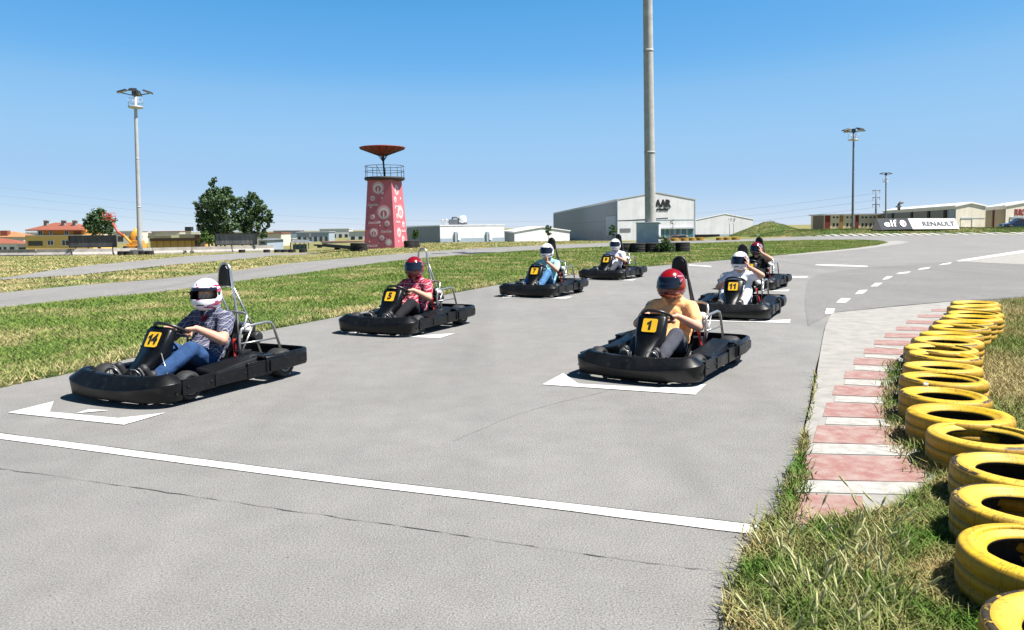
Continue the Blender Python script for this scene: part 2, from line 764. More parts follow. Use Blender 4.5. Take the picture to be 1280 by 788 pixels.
build_ground()
far_edge = [(-320, 396), (-150, 380), (0, 366.5), (100, 357), (200, 349), (300, 338), (400, 326), (500, 317.5), (600, 310.5), (690, 306.5), (760, 304),
            (830, 302), (880, 300.5), (950, 298.5), (1000, 296), (1100, 294.6), (1200, 293.6), (1280, 292.8), (1420, 291.5)]
right_edge = [(1420, 361), (1280, 371.5), (1190, 377.5), (1120, 384), (1040, 392)]
near_right = [(1030, 412), (1018, 480), (1004, 540), (990, 600), (972, 640), (955, 668), (945, 700), (935, 745), (922, 792), (905, 880)]
track_pts = (smooth_poly(gp(far_edge), 3) + smooth_poly(gp(right_edge), 2) + smooth_poly(gp(near_right), 4, .02)
             + [(-.3, -6), (-14, -6)])
track = sheet('track', track_pts, 0, M['asphalt'], thick=.07)
# grass infield between the two legs of the track
inf_low = [(-330, 585), (-150, 527), (0, 486), (110, 462), (200, 440), (300, 420), (420, 397), (520, 376), (620, 357), (700, 346), (800, 334.5), (900, 326), (1000, 317), (1060, 311.5), (1096, 307)]
inf_up = [(1110, 303.5), (1094, 301), (1050, 300.3), (950, 302), (850, 305.5), (760, 309), (690, 312), (600, 318), (500, 326.5), (400, 340), (300, 353), (200, 367), (100, 376), (0, 387), (-150, 405), (-330, 430)]
lowp, upp = smooth_poly(gp(inf_low), 5, .015), smooth_poly(gp(inf_up), 3)
infield_poly = lowp + upp
infield = sheet('infield', infield_poly, .025, M['lawn'], thick=.06)
# pale worn shoulder round the tip of the infield
tip_out = gp([(1137, 302.5), (1125, 305.5), (1085, 311), (1040, 315.5), (985, 320), (985, 318.6), (1040, 313.2), (1080, 309), (1104, 304.6), (1102, 302.6), (1120, 301.2)])
sheet('shoulder_concrete', tip_out, .006, M['concrete'], track)
# second lane far left
lane2 = gp([(-260, 382), (0, 349.5), (94, 344), (200, 332.5), (300, 324), (350, 319.5), (400, 317), (400, 315), (340, 315.3), (312, 316), (237, 320), (162, 327), (10, 346.5), (-260, 374)])
sheet('service_lane', lane2, -.012, M['lane'])
# right part with its own darker asphalt
patch = gp([(1190, 327.5), (1280, 331.5), (1420, 338), (1420, 360.5), (1280, 370.8), (1190, 376.8), (1120, 383.2), (1042, 391), (1010, 408), (1006, 380), (1009, 352), (1022, 343.5), (1080, 335)])
sheet('asphalt_patch', patch, .004, M['asphalt2'], track)
cpatch = gp([(1193, 326.6), (1280, 314.5), (1420, 297.5), (1420, 337), (1280, 331), (1230, 329)])
sheet('concrete_patch', cpatch, .006, M['concrete'], track)
# start line, seam
def quad_px(l):
    return [(lambda v: (v.x, v.y))(G(*p)) for p in l]
sl_top = [(-140, 524), (0, 542.6), (200, 568.3), (400, 594), (640, 622.3), (880, 650), (953, 658.5)]
sl_bot = [(945, 669), (880, 661.5), (640, 631), (400, 602.3), (200, 576.2), (0, 549.5), (-140, 530.5)]
sheet('start_line', smooth_poly(quad_px(sl_top), 6, .002) + smooth_poly(quad_px(sl_bot), 6, .002), .005, M['line'], track, cut=False)
random.seed(3)
crack = [(-100, 571), (0, 586), (120, 603), (250, 622), (400, 644), (520, 661), (640, 679.5), (760, 697), (850, 709), (918, 717)]
cu = smooth_poly(quad_px(crack), 10, .006)
cl = [(x, y - .001 - .009 * random.random() ** 2) for x, y in cu][::-1]
sheet('pavement_seam', cu + cl, .003, M['tar'], track, cut=False)
cu = smooth_poly(quad_px(sl_top), 12, .004)
sheet('pavement_seam', [(x, y + .014 + .008 * random.random()) for x, y in cu] + [(x, y + .004) for x, y in cu][::-1], .003, M['tar'], track, cut=False)
ed = smooth_poly(quad_px([(1042, 391.4), (1120, 383.4), (1190, 377)]), 8, .02)
sheet('pavement_seam', ed + [(x + .01, y + .035) for x, y in ed][::-1], .005, M['tar'], track, cut=False)
# dashes toward the pit lane
for q in ([(285, 412), (325, 413), (335, 387), (292, 386)], [(340, 357), (388, 357), (415, 335), (366, 335)], [(435, 313), (474, 312), (500, 292), (457, 294)],
          [(513, 276), (546, 275), (573, 257), (536, 258)], [(570, 241), (599, 239), (626, 223), (592, 226)], [(640, 213), (698, 209), (715, 200), (657, 205)],
          [(745, 192), (798, 187), (815, 177), (766, 183)], [(850, 168), (908, 162), (920, 154), (876, 160)]):
    sheet('lane_dash', gp([(960 + x / 4, 290 + y / 4) for x, y in q]), .009, M['line'], track, cut=False)
sheet('edge_line', gp([(1195, 327.2), (1204, 327.2), (1280, 316), (1420, 299), (1420, 297), (1280, 313), (1203, 325)]), .010, M['line'], track, cut=False)
# short lines at the next grid rows
for q in ([(861, 332.4), (889, 334.2), (889, 333), (861, 331.2)], [(1018, 331.8), (1034, 332.6), (1058, 333.4), (1084, 334), (1085, 333), (1058, 331.8), (1034, 331.3), (1022, 330.9)],
          [(966, 347.6), (1008, 347.6), (1011, 345.8), (970, 346)]):
    sheet('grid_marking', gp(q), .006, M['line'], track, cut=False)
# grid brackets in front of the karts: a bar with a wedge at each end
br1 = [(678, 481.5), (704, 467.3), (723, 480.6), (822, 485.8), (883, 481), (869, 494.3)]
base = [G(*p) for p in br1]
sheet('grid_marking', [(v.x, v.y) for v in base], .006, M['line'], track, cut=False)
sheet('grid_marking', quad_px([(10, 516.8), (67, 502.7), (62, 515.8), (148, 523.7), (208, 516.8), (155, 532)]), .006, M['line'], track, cut=False)
sheet('grid_marking', quad_px([(95, 517.6), (111, 512.6), (136, 514)]), .006, M['line'], track, cut=False)
k1 = Vector((1.46, 7.37, 0))
for (kx_, ky_, da) in ((-1.49, 10.73, 4.5), (3.54, 11.88, 4), (.66, 15.98, 4), (2.75, 20.78, 3), (5.43, 17.0, 1)):
    Rz = Matrix.Rotation(R_(da), 3, 'Z')
    sheet('grid_marking', [(lambda q: (q.x, q.y))(Vector((kx_ + (.42 if kx_ < 0 else .27), ky_ + (.08 if kx_ < 0 else 0), 0)) + Rz @ (v - k1)) for v in base], .006, M['line'], track, cut=False)
# hairline cracks in the surface
for cpx in ([(566, 552), (600, 538), (640, 521), (690, 506), (760, 489)],):
    cu = smooth_poly(quad_px(cpx), 10, .006)
    sheet('pavement_crack', cu + [(x, y - .003 - .003 * random.random()) for x, y in cu][::-1], .003, M['seam'], track, cut=False)
# far kerb of white blocks at the foot of the bank
kb = MB()
xx = 952.0
while xx < 1400:
    a, b = GT(xx, 296.4 - (xx - 952) * .0085), GT(xx + 7.5, 296.3 - (xx - 952) * .0085)
    d = (b - a).normalized()
    n = Vector((-d.y, d.x, 0))
    a2, b2 = a + n * 2.2, b + n * 2.2
    kb.add([(a.x, a.y, .02), (b.x, b.y, .02), (b2.x, b2.y, .25), (a2.x, a2.y, .25)], [(0, 1, 2, 3)])
    xx += 11.6
part('kerb_paint', kb, M['kerb_white'], track)

# concrete kerb strip on the right with faded red stripes
ks_left = [(1040, 392.3), (1031, 412), (1019, 480), (1006, 540), (993, 600), (984, 640), (976, 668)]
ks = smooth_poly(quad_px(ks_left), 3) + quad_px([(1030, 690), (1110, 668), (1175, 655), (1190, 600), (1170, 560), (1150, 520), (1140, 480), (1150, 450), (1175, 420), (1200, 398), (1225, 378), (1190, 378), (1120, 384.5)])
kerb = sheet('kerb_strip', ks, .014, M['concrete'], cut=False, thick=.05)
stripes = [(984, 1078, 620.5, 659, 4), (1001, 1155, 571.5, 603, 4), (1022, 1136, 534.5, 556.5, 4), (1033.5, 1122, 506, 523.5, 3), (1044, 1116, 484, 496.5, 3),
           (1057.6, 1116, 465.5, 475.5, 2), (1069, 1122, 449.6, 458, 2), (1081.5, 1127, 437, 444, 1.5), (1094, 1137, 426.8, 432.8, 1.2),
           (1107, 1147, 418, 423.6, 1), (1121, 1160, 410, 414.6, 1), (1134, 1167, 402, 406, .8), (1148, 1178, 394.5, 398.2, .6), (1165, 1189, 387.5, 390.6, .5)]
for x0, x1, y0, y1, s in stripes:
    k0, k1 = x0 - (y1 - y0) * .28, x0
    sheet('red_stripe', quad_px([(k0, y1), (x1 + 3, y1 + s), (x1, y0 + s), (k1, y0)]), .018, M['kerb_red'], kerb, cut=False)
for (a, b) in zip(stripes[:-1], stripes[1:]):
    x0 = (a[0] + b[0]) / 2 + 6
    y0, y1 = b[3] + 1.2, a[2] - 1.0
    if y1 - y0 < 2:
        continue
    k0 = x0 - (y1 - y0) * .28
    sheet('white_stripe', quad_px([(k0, y1), (max(a[1], b[1]) - 6, y1 + 3), (max(a[1], b[1]) - 8, y0 + 3), (x0, y0)]), .018, M['kerb_white'], kerb, cut=False)

# turf behind the tyres
vr = quad_px([(976, 668), (1030, 688), (1110, 666), (1172, 652), (1188, 600), (1168, 560), (1148, 520), (1138, 480), (1148, 450), (1173, 420), (1198, 398), (1226, 380), (1280, 372.5), (1420, 362.5)]) + [(40, 14), (14, .2), (3, -3), (.4, -3)] + quad_px([(905, 880), (922, 792), (935, 745), (945, 700), (957, 670)])
verge = sheet('verge', vr, .008, M['soil'], cut=False, thick=.05)


# ------------------------------------------------------------------ grass (uncountable: stuff)
def inside(poly, x, y):
    p = np.array(poly)
    r = np.zeros(len(x), bool)
    j = len(p) - 1
    for i in range(len(p)):
        xi, yi, xj, yj = p[i][0], p[i][1], p[j][0], p[j][1]
        if yi != yj:
            c = ((yi > y) != (yj > y)) & (x < (xj - xi) * (y - yi) / (yj - yi) + xi)
            r ^= c
        j = i
    return r


def scatter(poly, n, ylim, fall=1.3, y0=7.0, xlim=None):
    p = np.array(poly)
    x0, x1 = p[:, 0].min(), p[:, 0].max()
    if xlim:
        x0, x1 = max(x0, xlim[0]), min(x1, xlim[1])
    ya, yb = max(ylim[0], p[:, 1].min()), min(ylim[1], p[:, 1].max())
    xs, ys = [], []
    got = 0
    for _ in range(400):
        x = RNG.uniform(x0, x1, 60000)
        y = RNG.uniform(ya, yb, 60000)
        keep = (RNG.random(60000) < np.minimum(1, (y0 / np.maximum(y, .1)) ** fall)) & (np.abs(x) < y * .80 + 1.0) & inside(poly, x, y)
        xs.append(x[keep]); ys.append(y[keep])
        got += keep.sum()
        if got >= n:
            break
    return np.concatenate(xs)[:n], np.concatenate(ys)[:n]


def blades(name, x, y, z, h, w, lean, mats, mi=None, seg=1, parent=None):
    n = len(x)
    a = RNG.uniform(0, 2 * PI, n)
    b = RNG.uniform(0, 2 * PI, n)
    ax, ay = np.cos(a) * w * .5, np.sin(a) * w * .5
    lx, ly = np.cos(b) * lean * h, np.sin(b) * lean * h
    if seg == 1:
        V = np.empty((n, 3, 3))
        V[:, 0] = np.stack([x - ax, y - ay, z], 1)
        V[:, 1] = np.stack([x + ax, y + ay, z], 1)
        V[:, 2] = np.stack([x + lx, y + ly, z + h], 1)
        loops = np.arange(n * 3)
        starts = np.arange(n) * 3
        tot = np.full(n, 3)
    else:
        V = np.empty((n, 5, 3))
        V[:, 0] = np.stack([x - ax, y - ay, z], 1)
        V[:, 1] = np.stack([x + ax, y + ay, z], 1)
        V[:, 2] = np.stack([x + lx * .35 + ax * .8, y + ly * .35 + ay * .8, z + h * .62], 1)
        V[:, 3] = np.stack([x + lx * .35 - ax * .8, y + ly * .35 - ay * .8, z + h * .62], 1)
        V[:, 4] = np.stack([x + lx, y + ly, z + h * .96], 1)
        idx = np.arange(n)[:, None] * 5
        loops = (idx + np.array([[0, 1, 2, 3, 3, 2, 4]])).ravel()
        starts = np.stack([np.arange(n) * 7, np.arange(n) * 7 + 4], 1).ravel()
        tot = np.tile([4, 3], n)
    me = bpy.data.meshes.new(name)
    V = V.reshape(-1, 3)
    me.vertices.add(len(V))
    me.vertices.foreach_set('co', V.ravel())
    me.loops.add(len(loops))
    me.loops.foreach_set('vertex_index', loops.astype(np.int32))
    me.polygons.add(len(starts))
    me.polygons.foreach_set('loop_start', starts.astype(np.int32))
    me.polygons.foreach_set('loop_total', tot.astype(np.int32))
    for m in mats:
        me.materials.append(m)
    me.update(calc_edges=True)
    o = link(name, me, parent)
    kind(o, 'stuff')
    return o


def tz(x, y):
    return np.array([terr(a, b) for a, b in zip(x, y)])


# infield
x, y = scatter(infield_poly, 230000, (5, 85), 1.25, 8)
h = RNG.uniform(.022, .058, len(x)) * (1 + .25 * np.sin(x * 1.3) * np.sin(y * .9))
blades('infield_grass', x, y, tz(x, y) + .02, h, .009 + .0006 * y, RNG.uniform(.5, 1.9, len(x)), [M['blade']])
# straw fringe along the edge of the asphalt
fx, fy = [], []
for (p, q) in zip(lowp[:-1], lowp[1:]):
    if q[1] > 30 or p[0] < -9:
        continue
    L = math.hypot(q[0] - p[0], q[1] - p[1])
    n = int(L * 420 * (8 / max(8, p[1])))
    tt = RNG.random(n)
    oo = np.abs(RNG.normal(0, .22, n)) - .03
    nx_, ny_ = -(q[1] - p[1]) / L, (q[0] - p[0]) / L
    fx.append(p[0] + (q[0] - p[0]) * tt + nx_ * oo); fy.append(p[1] + (q[1] - p[1]) * tt + ny_ * oo)
x, y = np.concatenate(fx), np.concatenate(fy)
blades('fringe_grass', x, y, np.full(len(x), .01), RNG.uniform(.03, .10, len(x)), .008 + .0005 * y, RNG.uniform(.3, 1.5, len(x)), [M['straw']])
# open field left of the lane and behind it
field_poly = gp([(-60, 371), (0, 365), (100, 355.5), (200, 347.5), (300, 336.5), (400, 324.5), (520, 315), (700, 305), (760, 303)]) + gp([(760, 302), (600, 302), (500, 309), (345, 314.5), (200, 317.5), (0, 321), (-60, 322)])
x, y = scatter(field_poly, 60000, (10, 85), 1.0, 15)
keep = ~inside(lane2, x, y)
x, y = x[keep], y[keep]
blades('field_grass', x, y, tz(x, y) - .03, RNG.uniform(.03, .08, len(x)), .02 + .0007 * y, RNG.uniform(.5, 1.7, len(x)), [M['blade_dry']])
# verge on the right: short dry turf
right_poly = quad_px([(1226, 380), (1280, 373), (1420, 363)]) + [(9, 8), (5, 2.6)] + quad_px([(1300, 640), (1240, 520), (1190, 470), (1180, 430), (1200, 400)])
x, y = scatter(right_poly, 60000, (2, 14), .8, 5)
blades('verge_turf', x, y, np.full(len(x), .005), RNG.uniform(.02, .075, len(x)), .009, RNG.uniform(.3, 1.4, len(x)), [M['blade_dry']])
# rough unmown grass in the near corner
tall_poly = quad_px([(955, 705), (966, 678), (976, 667), (1000, 668), (1022, 663), (1065, 657), (1110, 645), (1145, 620), (1180, 596), (1215, 640), (1260, 740), (1300, 850), (922, 850), (935, 765)])
x, y = scatter(tall_poly, 34000, (1, 5), 0, 5)
d = np.clip((y - 1.9) * .6, 0, 1)
blades('rough_grass', x, y, np.full(len(x), .0), RNG.uniform(.012, .075, len(x)), RNG.uniform(.0035, .0075, len(x)), RNG.uniform(.3, 1.5, len(x)), [M['blade_tall']], seg=2)
tall2 = quad_px([(975, 705), (985, 690), (1000, 680), (1022, 676), (1060, 672), (1105, 660), (1125, 670), (1140, 720), (1130, 850), (945, 850), (958, 765)])
x, y = scatter(tall2, 800, (1, 5), 0, 5)
blades('rough_grass', x, y, np.full(len(x), .0), RNG.uniform(.07, .16, len(x)), RNG.uniform(.004, .008, len(x)), RNG.uniform(.5, 1.4, len(x)), [M['blade_tall']], seg=2)
# seam weeds between asphalt and kerb, and under the tyres
sx, sy = [], []
for (a, b, n, wd) in (((985, 652), (1000, 590), 700, .035), ((1000, 590), (1008, 545), 300, .015), ((1010, 540), (1020, 470), 120, .01), ((925, 790), (940, 730), 800, .035), ((940, 730), (962, 672), 800, .035), ((962, 672), (985, 652), 300, .04),
                      ((1168, 600), (1125, 545), 600, .06), ((1125, 545), (1112, 505), 450, .045), ((1114, 505), (1122, 455), 700, .05), ((1020, 664), (1120, 648), 500, .03)):
    p, q = G(*a), G(*b)
    t = RNG.random(n)
    sx.append(p.x + (q.x - p.x) * t + RNG.normal(0, wd, n)); sy.append(p.y + (q.y - p.y) * t + RNG.normal(0, wd, n))
x, y = np.concatenate(sx), np.concatenate(sy)
blades('seam_weeds', x, y, np.full(len(x), .01), RNG.uniform(.02, .085, len(x)), RNG.uniform(.004, .009, len(x)), RNG.uniform(.3, 1.4, len(x)), [M['blade_tall']], seg=2)


def seed_heads():
    """barley-like ears on thin bent stalks"""
    mb = MB()
    x, y = scatter(tall2, 110, (1, 5), 0, 5)
    for a, b in zip(x, y):
        hh = random.uniform(.08, .19)
        an = random.uniform(0, 2 * PI)
        le = random.uniform(.2, .8) * hh
        pts = [(a, b, 0), (a + math.cos(an) * le * .25, b + math.sin(an) * le * .25, hh * .55), (a + math.cos(an) * le * .8, b + math.sin(an) * le * .8, hh)]
        mb.tube(pts, .0011, 3, cap=False)
        tip = Vector(pts[-1])
        d = (tip - Vector(pts[1])).normalized()
        L = random.uniform(.045, .075)
        mb.tube([tip, tip + d * L * .3, tip + d * L * .8, tip + d * L], [.002, .0055, .004, .0005], 5, mi=0)
        for k in range(7):
            q = tip + d * L * random.uniform(.2, .9)
            e = (d + Vector((random.uniform(-.5, .5), random.uniform(-.5, .5), random.uniform(-.1, .4)))).normalized()
            s = e.cross(Vector((0, 0, 1))).normalized() * .0011
            mb.add([q - s, q + s, q + e * random.uniform(.03, .055)], [(0, 1, 2)])
    m = simple('ripe_grass_ears', (.44, .43, .20), .8, var=.2, scale=20)
    kind(part('grass_ears', mb, m, recalc=False), 'stuff')


seed_heads()


# ------------------------------------------------------------------ tyres
def tyre_mesh(name, R, w, mat, rin=.6, worn=0, n=40):
    """car tyre lying flat, hollow, with bead, sidewall bulge and tread grooves"""
    ri = R * rin
    outer = [(ri + .012, .0), (ri + .05, -.004), (R - .05, .0), (R - .012, .010), (R - .001, .03), (R, w * .33), (R - .008, w * .34), (R - .008, w * .39), (R, w * .40), (R + .001, w * .60), (R - .008, w * .61), (R - .008, w * .66), (R, w * .67),
             (R - .001, w - .026), (R - .008, w - .010), (R - .020, w - .002), (R - .030, w - .004), (R - .034, w - .001), (R - .065, w + .003), (ri + .040, w - .006), (ri + .034, w - .012), (ri + .012, w - .018), (ri, w - .03)]
    inner = [(ri + .002, w - .04), (ri + .02, w - .048), (R - .04, w - .05), (R - .028, w * .5), (R - .04, .05), (ri + .02, .045), (ri, .03)]
    mb = MB()
    prof = outer + inner
    mb.lathe(prof, n, closed=True)
    k0 = (len(outer) - 1) * n
    for i in range(len(mb.mi)):
        mb.mi[i] = 1 if i >= k0 else 0
    me = mb.mesh(name, [mat, M['oldrubber']], True)
    return me


row = [  # left px, right px, top py
    (1236, None, 737), (1199.5, None, 656), (1189, None, 604), (1186, None, 566), (1155, None, 527.7), (1139, 1261, 503.3), (1128.5, 1233, 481.8), (1129, 1229, 464),
    (1133, 1223, 450), (1136, 1222, 437.3), (1134, 1218, 428.8), (1143, 1224.5, 420.7), (1153.7, 1225, 412.6), (1165.5, 1234, 405), (1170, 1242, 399.3), (1180, 1250.5, 393.6), (1187, 1250.5, 388.3), (1188, 1247, 381.6), (1192, 1247, 376)]
tyre_notes = [
    'yellow painted tyre cut by the bottom right corner of the picture',
    'yellow tyre with a black split rim, second from the near end of the row',
    'clean yellow tyre third from the near end of the curving row',
    'pale rimmed yellow tyre fourth from the near end of the row',
    'wide yellow tyre with scraped black outer edge, fifth from the near end',
    'yellow tyre beside the kerb, sixth from the near end of the row',
    'yellow tyre with a white scrap stuck on its rim, seventh from near end',
    'yellow tyre beside kerb weeds, eighth from the near end of the row',
    'yellow tyre with a flaked black rim, ninth from the near end',
    'bright yellow tyre tenth from the near end of the row',
    'yellow tyre eleventh from the near end, just past the weed clump',
    'scuffed yellow tyre twelfth from the near end of the row',
    'yellow tyre thirteenth from the near end of the row',
    'yellow tyre fourteenth from the near end, beside the thin red stripes',
    'yellow tyre fifth from the far end of the row',
    'yellow tyre fourth from the far end of the row by the lawn',
    'yellow tyre third from the far end of the row',
    'yellow tyre second from the far end of the row',
    'yellow tyre at the far tip of the row beside the asphalt']
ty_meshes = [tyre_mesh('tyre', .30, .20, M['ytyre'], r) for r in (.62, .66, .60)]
for i, (l, r, t) in enumerate(row):
    R = .30
    if r is None:
        Y = 4.0
        for _ in range(30):
            Yb = P(l + R * F / Y, t, 1)
            k = ray(l + R * F / Y, t)
            yb = (.20 - H) / k[2] * k[1]
            Y = .5 * Y + .5 * (yb - R * .9)
        c = G(l, 0 + 0, 0) if False else None
        k = ray(l, t + 40)
        X = (k[0] / k[1]) * Y + R * 1.02 + 9 * Y / F
        sc = 1.0
    else:
        mid = (l + r) / 2
        k = ray(mid, t)
        t_ = (.20 - H) / k[2]
        yb = t_ * k[1]
        Y = yb - R
        X = k[0] / k[1] * Y
        sc = min(1.12, max(.92, (r - l) * Y / F / (2 * R)))
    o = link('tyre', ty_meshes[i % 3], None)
    o.location = (X, Y, .004 + .004 * (i % 2))
    o.rotation_euler = (R_(random.uniform(-1.5, 1.5)), R_(random.uniform(-1.5, 1.5)), random.uniform(0, 6))
    o.scale = (sc, sc, 1)
    tag(o, tyre_notes[i], 'tyre', 'yellow tyres lining the right kerb')
    if i == 6:
        mb = MB()
        mb.box((0, 0, 0), (.03, .018, .025), Matrix.Rotation(.4, 3, 'X'))
        mb.box((.008, .004, .014), (.012, .016, .02), Matrix.Rotation(.7, 3, 'Y'))
        s = part('paper_scrap', mb, M['white'])
        s.location = (X + .0, Y + .24, .217)
        tag(s, 'crumpled white scrap lying on a yellow tyre rim', 'litter')

far_notes = ['far yellow tyre nearest the tall concrete pole', 'second far yellow tyre right of the tall pole', 'third far yellow tyre right of the tall pole', 'fourth far yellow tyre, end of the first short line',
             'first yellow tyre of the second far line', 'middle yellow tyre of the second far line', 'last yellow tyre of the second far line by the mound']
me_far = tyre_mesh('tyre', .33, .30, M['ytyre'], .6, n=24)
for i, (a, b) in enumerate([(838.5, 848.5), (851, 860.5), (861, 869.8), (870.5, 880), (895, 904), (904.5, 914), (914.5, 925)]):
    g = GT((a + b) / 2, 301.6 - i * .25)
    o = link('tyre', me_far)
    s = (b - a) * g.y / F / .66
    o.location = g
    o.scale = (s, s, .9)
    tag(o, far_notes[i], 'tyre', 'far yellow tyres across the track')


# ------------------------------------------------------------------ karts
KM = {}


def kart_meshes():
    d = {}
    prof = [(-.12, .05), (-.03, .040), (.010, .050), (.022, .085), (.036, .150), (.036, .165), (.022, .205), (.006, .228), (-.03, .240), (-.09, .243), (-.12, .225), (-.128, .12)]
    half = [(.64, .575), (.70, .572), (.765, .545), (.815, .48), (.842, .38), (.858, .26), (.868, .13), (.872, 0)]
    path = [(x, -y) for x, y in half] + [(x, y) for x, y in half[::-1][1:]]
    path = smooth_poly(path, 3)
    mb = MB()
    rings = []
    kk = len(path)
    for i in range(kk):
        a, b_ = Vector(path[max(i - 1, 0)]), Vector(path[min(i + 1, kk - 1)])
        t_ = (b_ - a).normalized()
        n_ = Vector((t_.y, -t_.x))
        q = min(1, abs(path[i][1]) / .57) ** 2
        cz, tz_ = .132 + .058 * q, .232 + .022 * q
        pf = [(-.12, .06), (-.03, .042), (.012, .046), (.018, .052), (.034, cz - .006), (.0345, cz), (.030, cz + .005), (-.058, tz_ - .004), (-.064, tz_), (-.112, tz_ + .002), (-.12, tz_ - .004), (-.128, .12)]
        rings.append([(path[i][0] + n_.x * o, path[i][1] + n_.y * o, z) for o, z in pf])
    mb.loft(rings, True)
    # moulding seam, bolts and a tow-in recess along the nose
    for (bx, by_) in ((.70, .595), (.70, -.595)):
        for bz in (.10, .19):
            mb.lathe([(.011, 0), (.011, .007), (.004, .010)], 8, (bx, by_ * 1.012, bz), Matrix.Rotation(-PI / 2 if by_ > 0 else PI / 2, 3, 'X'))
    for by_ in (-.3, 0, .3):
        mb.lathe([(.016, 0), (.016, .004), (.008, .006)], 10, (.785 - abs(by_) * .08, by_, .236 + .02 * (by_ / .57) ** 2))
    d['front_bumper'] = mb.mesh('front_bumper', [M['plastic']], True)
    # lighter flat facets pressed on the nose
    # side bands with bolted plates
    for s in (1, -1):
        mb = MB()
        mb.box((.47, s * .605, .150), (.36, .022, .125))
        mb.box((.12, s * .612, .150), (.40, .026, .10))
        mb.box((-.16, s * .618, .165), (.24, .03, .13))
        for bx in (.60, .36, .24, -.02):
            mb.lathe([(.010, 0), (.010, .006), (.004, .009)], 8, (bx, s * .62, .15), Matrix.Rotation(-s * PI / 2, 3, 'X'))
        d['side_bumper%d' % s] = mb.mesh('side_bumper', [M['plastic']], True)
        mb = MB()
        a = [(.30, s * .36), (.30, s * .575), (-.40, s * .59), (-.40, s * .36)]
        lo = [(x, y, .075) for x, y in a]
        mid = [(x, y, .20 if abs(y) > .5 else .24) for x, y in a]
        hi = [(a[0][0] - .10, s * .38, .215), (a[1][0] - .10, s * .53, .205), (-.37, s * .55, .275), (-.37, s * .38, .285)]
        mb.loft([lo, mid, hi], smooth=False)
        d['side_pod%d' % s] = mb.mesh('side_pod', [M['plastic']], True)
    # rear bumper
    prof = [(-.012, .11), (.012, .11), (.02, .13), (.02, .245), (.008, .262), (-.012, .262)]
    half = [(-.26, .625), (-.46, .635), (-.66, .63), (-.80, .615), (-.855, .57), (-.872, .50), (-.876, .2), (-.876, 0)]
    path = [(x, y) for x, y in half] + [(x, -y) for x, y in half[::-1][1:]]
    path = path[::-1]
    path = [(x, y) for x, y in path]
    mb = MB()
    # outward is left of travel here, so travel from +y side to -y side
    path2 = [(x, y) for x, y in half] + [(x, -y) for x, y in half[::-1][1:]]
    mb.sweep(path2[::-1], [(-o, z) for o, z in prof])
    for s in (1, -1):
        mb.box((-.42, s * .655, .175), (.26, .02, .105))
        mb.box((-.72, s * .642, .18), (.15, .018, .085))
        mb.box((-.30, s * .60, .26), (.16, .07, .02))
    mb.box((-.896, 0, .18), (.018, .8, .09))
    d['rear_bumper'] = mb.mesh('rear_bumper', [M['plastic']], True)
    # fairing
    mb = MB()
    rings = []
    for (x, z, hw, dp) in [(.76, .12, .085, .07), (.68, .19, .08, .11), (.58, .27, .09, .15), (.485, .355, .122, .15), (.45, .395, .142, .13), (.36, .548, .152, .085), (.33, .578, .132, .06)]:
        q = Vector((-.5, 0, -.35)).normalized() * dp
        rings.append([(x, -hw * .82, z), (x, hw * .82, z), (x - .03, hw, z - .012), (x + q.x, hw * .92, z + q.z), (x + q.x, -hw * .92, z + q.z), (x - .03, -hw, z - .012)])
    mb.loft(rings, smooth=True)
    d['front_fairing'] = mb.mesh('front_fairing', [M['plastic']], True)
    # number plate lies on the fairing face
    mb = MB()
    w, hgt, r = .071, .069, .015
    poly = []
    for cx_, cy_, a0 in ((w - r, hgt - r, 0), (-w + r, hgt - r, 90), (-w + r, -hgt + r, 180), (w - r, -hgt + r, 270)):
        for k in range(5):
            a = R_(a0 + 22.5 * k)
            poly.append((cx_ + r * math.cos(a), cy_ + r * math.sin(a)))
    mb.prism(poly, 0, .006)
    d['number_plate'] = mb.mesh('number_plate', [M['plate']], True)
    # steering wheel
    mb = MB()
    c = Vector((.205, 0, .535))
    nW = Vector((-.5, 0, .866))
    e1, e2 = Vector((0, 1, 0)), Vector((-.866, 0, -.5))
    ring = [c + (e1 * math.cos(a) + e2 * math.sin(a) * (.9 if math.sin(a) > 0 else 1)) * .152 for a in [2 * PI * k / 32 for k in range(32)]]
    mb.tube(ring, .0145, 8, True)
    for a in (0, PI, PI / 2):
        mb.tube([c - nW * .02, c + (e1 * math.cos(a) + e2 * math.sin(a)) * .145], .009, 6)
    mb.lathe([(.045, -.03), (.05, 0), (.03, .02)], 12, c - nW * .02, nW.to_track_quat('Z', 'Y').to_matrix())
    d['steering_wheel'] = mb.mesh('steering_wheel', [M['blacktube']], True)
    mb = MB()
    mb.tube([c - nW * .03, (.47, 0, .16)], .012, 8)
    d['steering_column'] = mb.mesh('steering_column', [M['darksteel']], True)
    # seat: bucket shell
    mb = MB()
    rings = []
    for (x, z, hw, side) in [(.10, .07, .15, .05), (.0, .06, .18, .08), (-.14, .06, .19, .13), (-.26, .09, .195, .20), (-.33, .2, .20, .16), (-.375, .36, .19, .11), (-.40, .50, .17, .06), (-.41, .56, .13, .02)]:
        nx = Vector((.6, 0, .8)) if z < .15 else Vector((1, 0, .2))
        up = nx.normalized() * side
        rings.append([(x + up.x, -hw - .02, z + up.z), (x + up.x * .35, -hw, z + up.z * .35), (x, -hw * .8, z), (x, 0, z - .006), (x, hw * .8, z), (x + up.x * .35, hw, z + up.z * .35), (x + up.x, hw + .02, z + up.z)])
    mb.loft(rings, smooth=True, cap=False, closed=False)
    d['seat'] = mb.mesh('seat', [M['plastic']], False)
    # floor and frame
    mb = MB()
    mb.box((.14, 0, .045), (1.18, .62, .012))
    d['floor_tray'] = mb.mesh('floor_tray', [M['darksteel']], True)
    mb = MB()
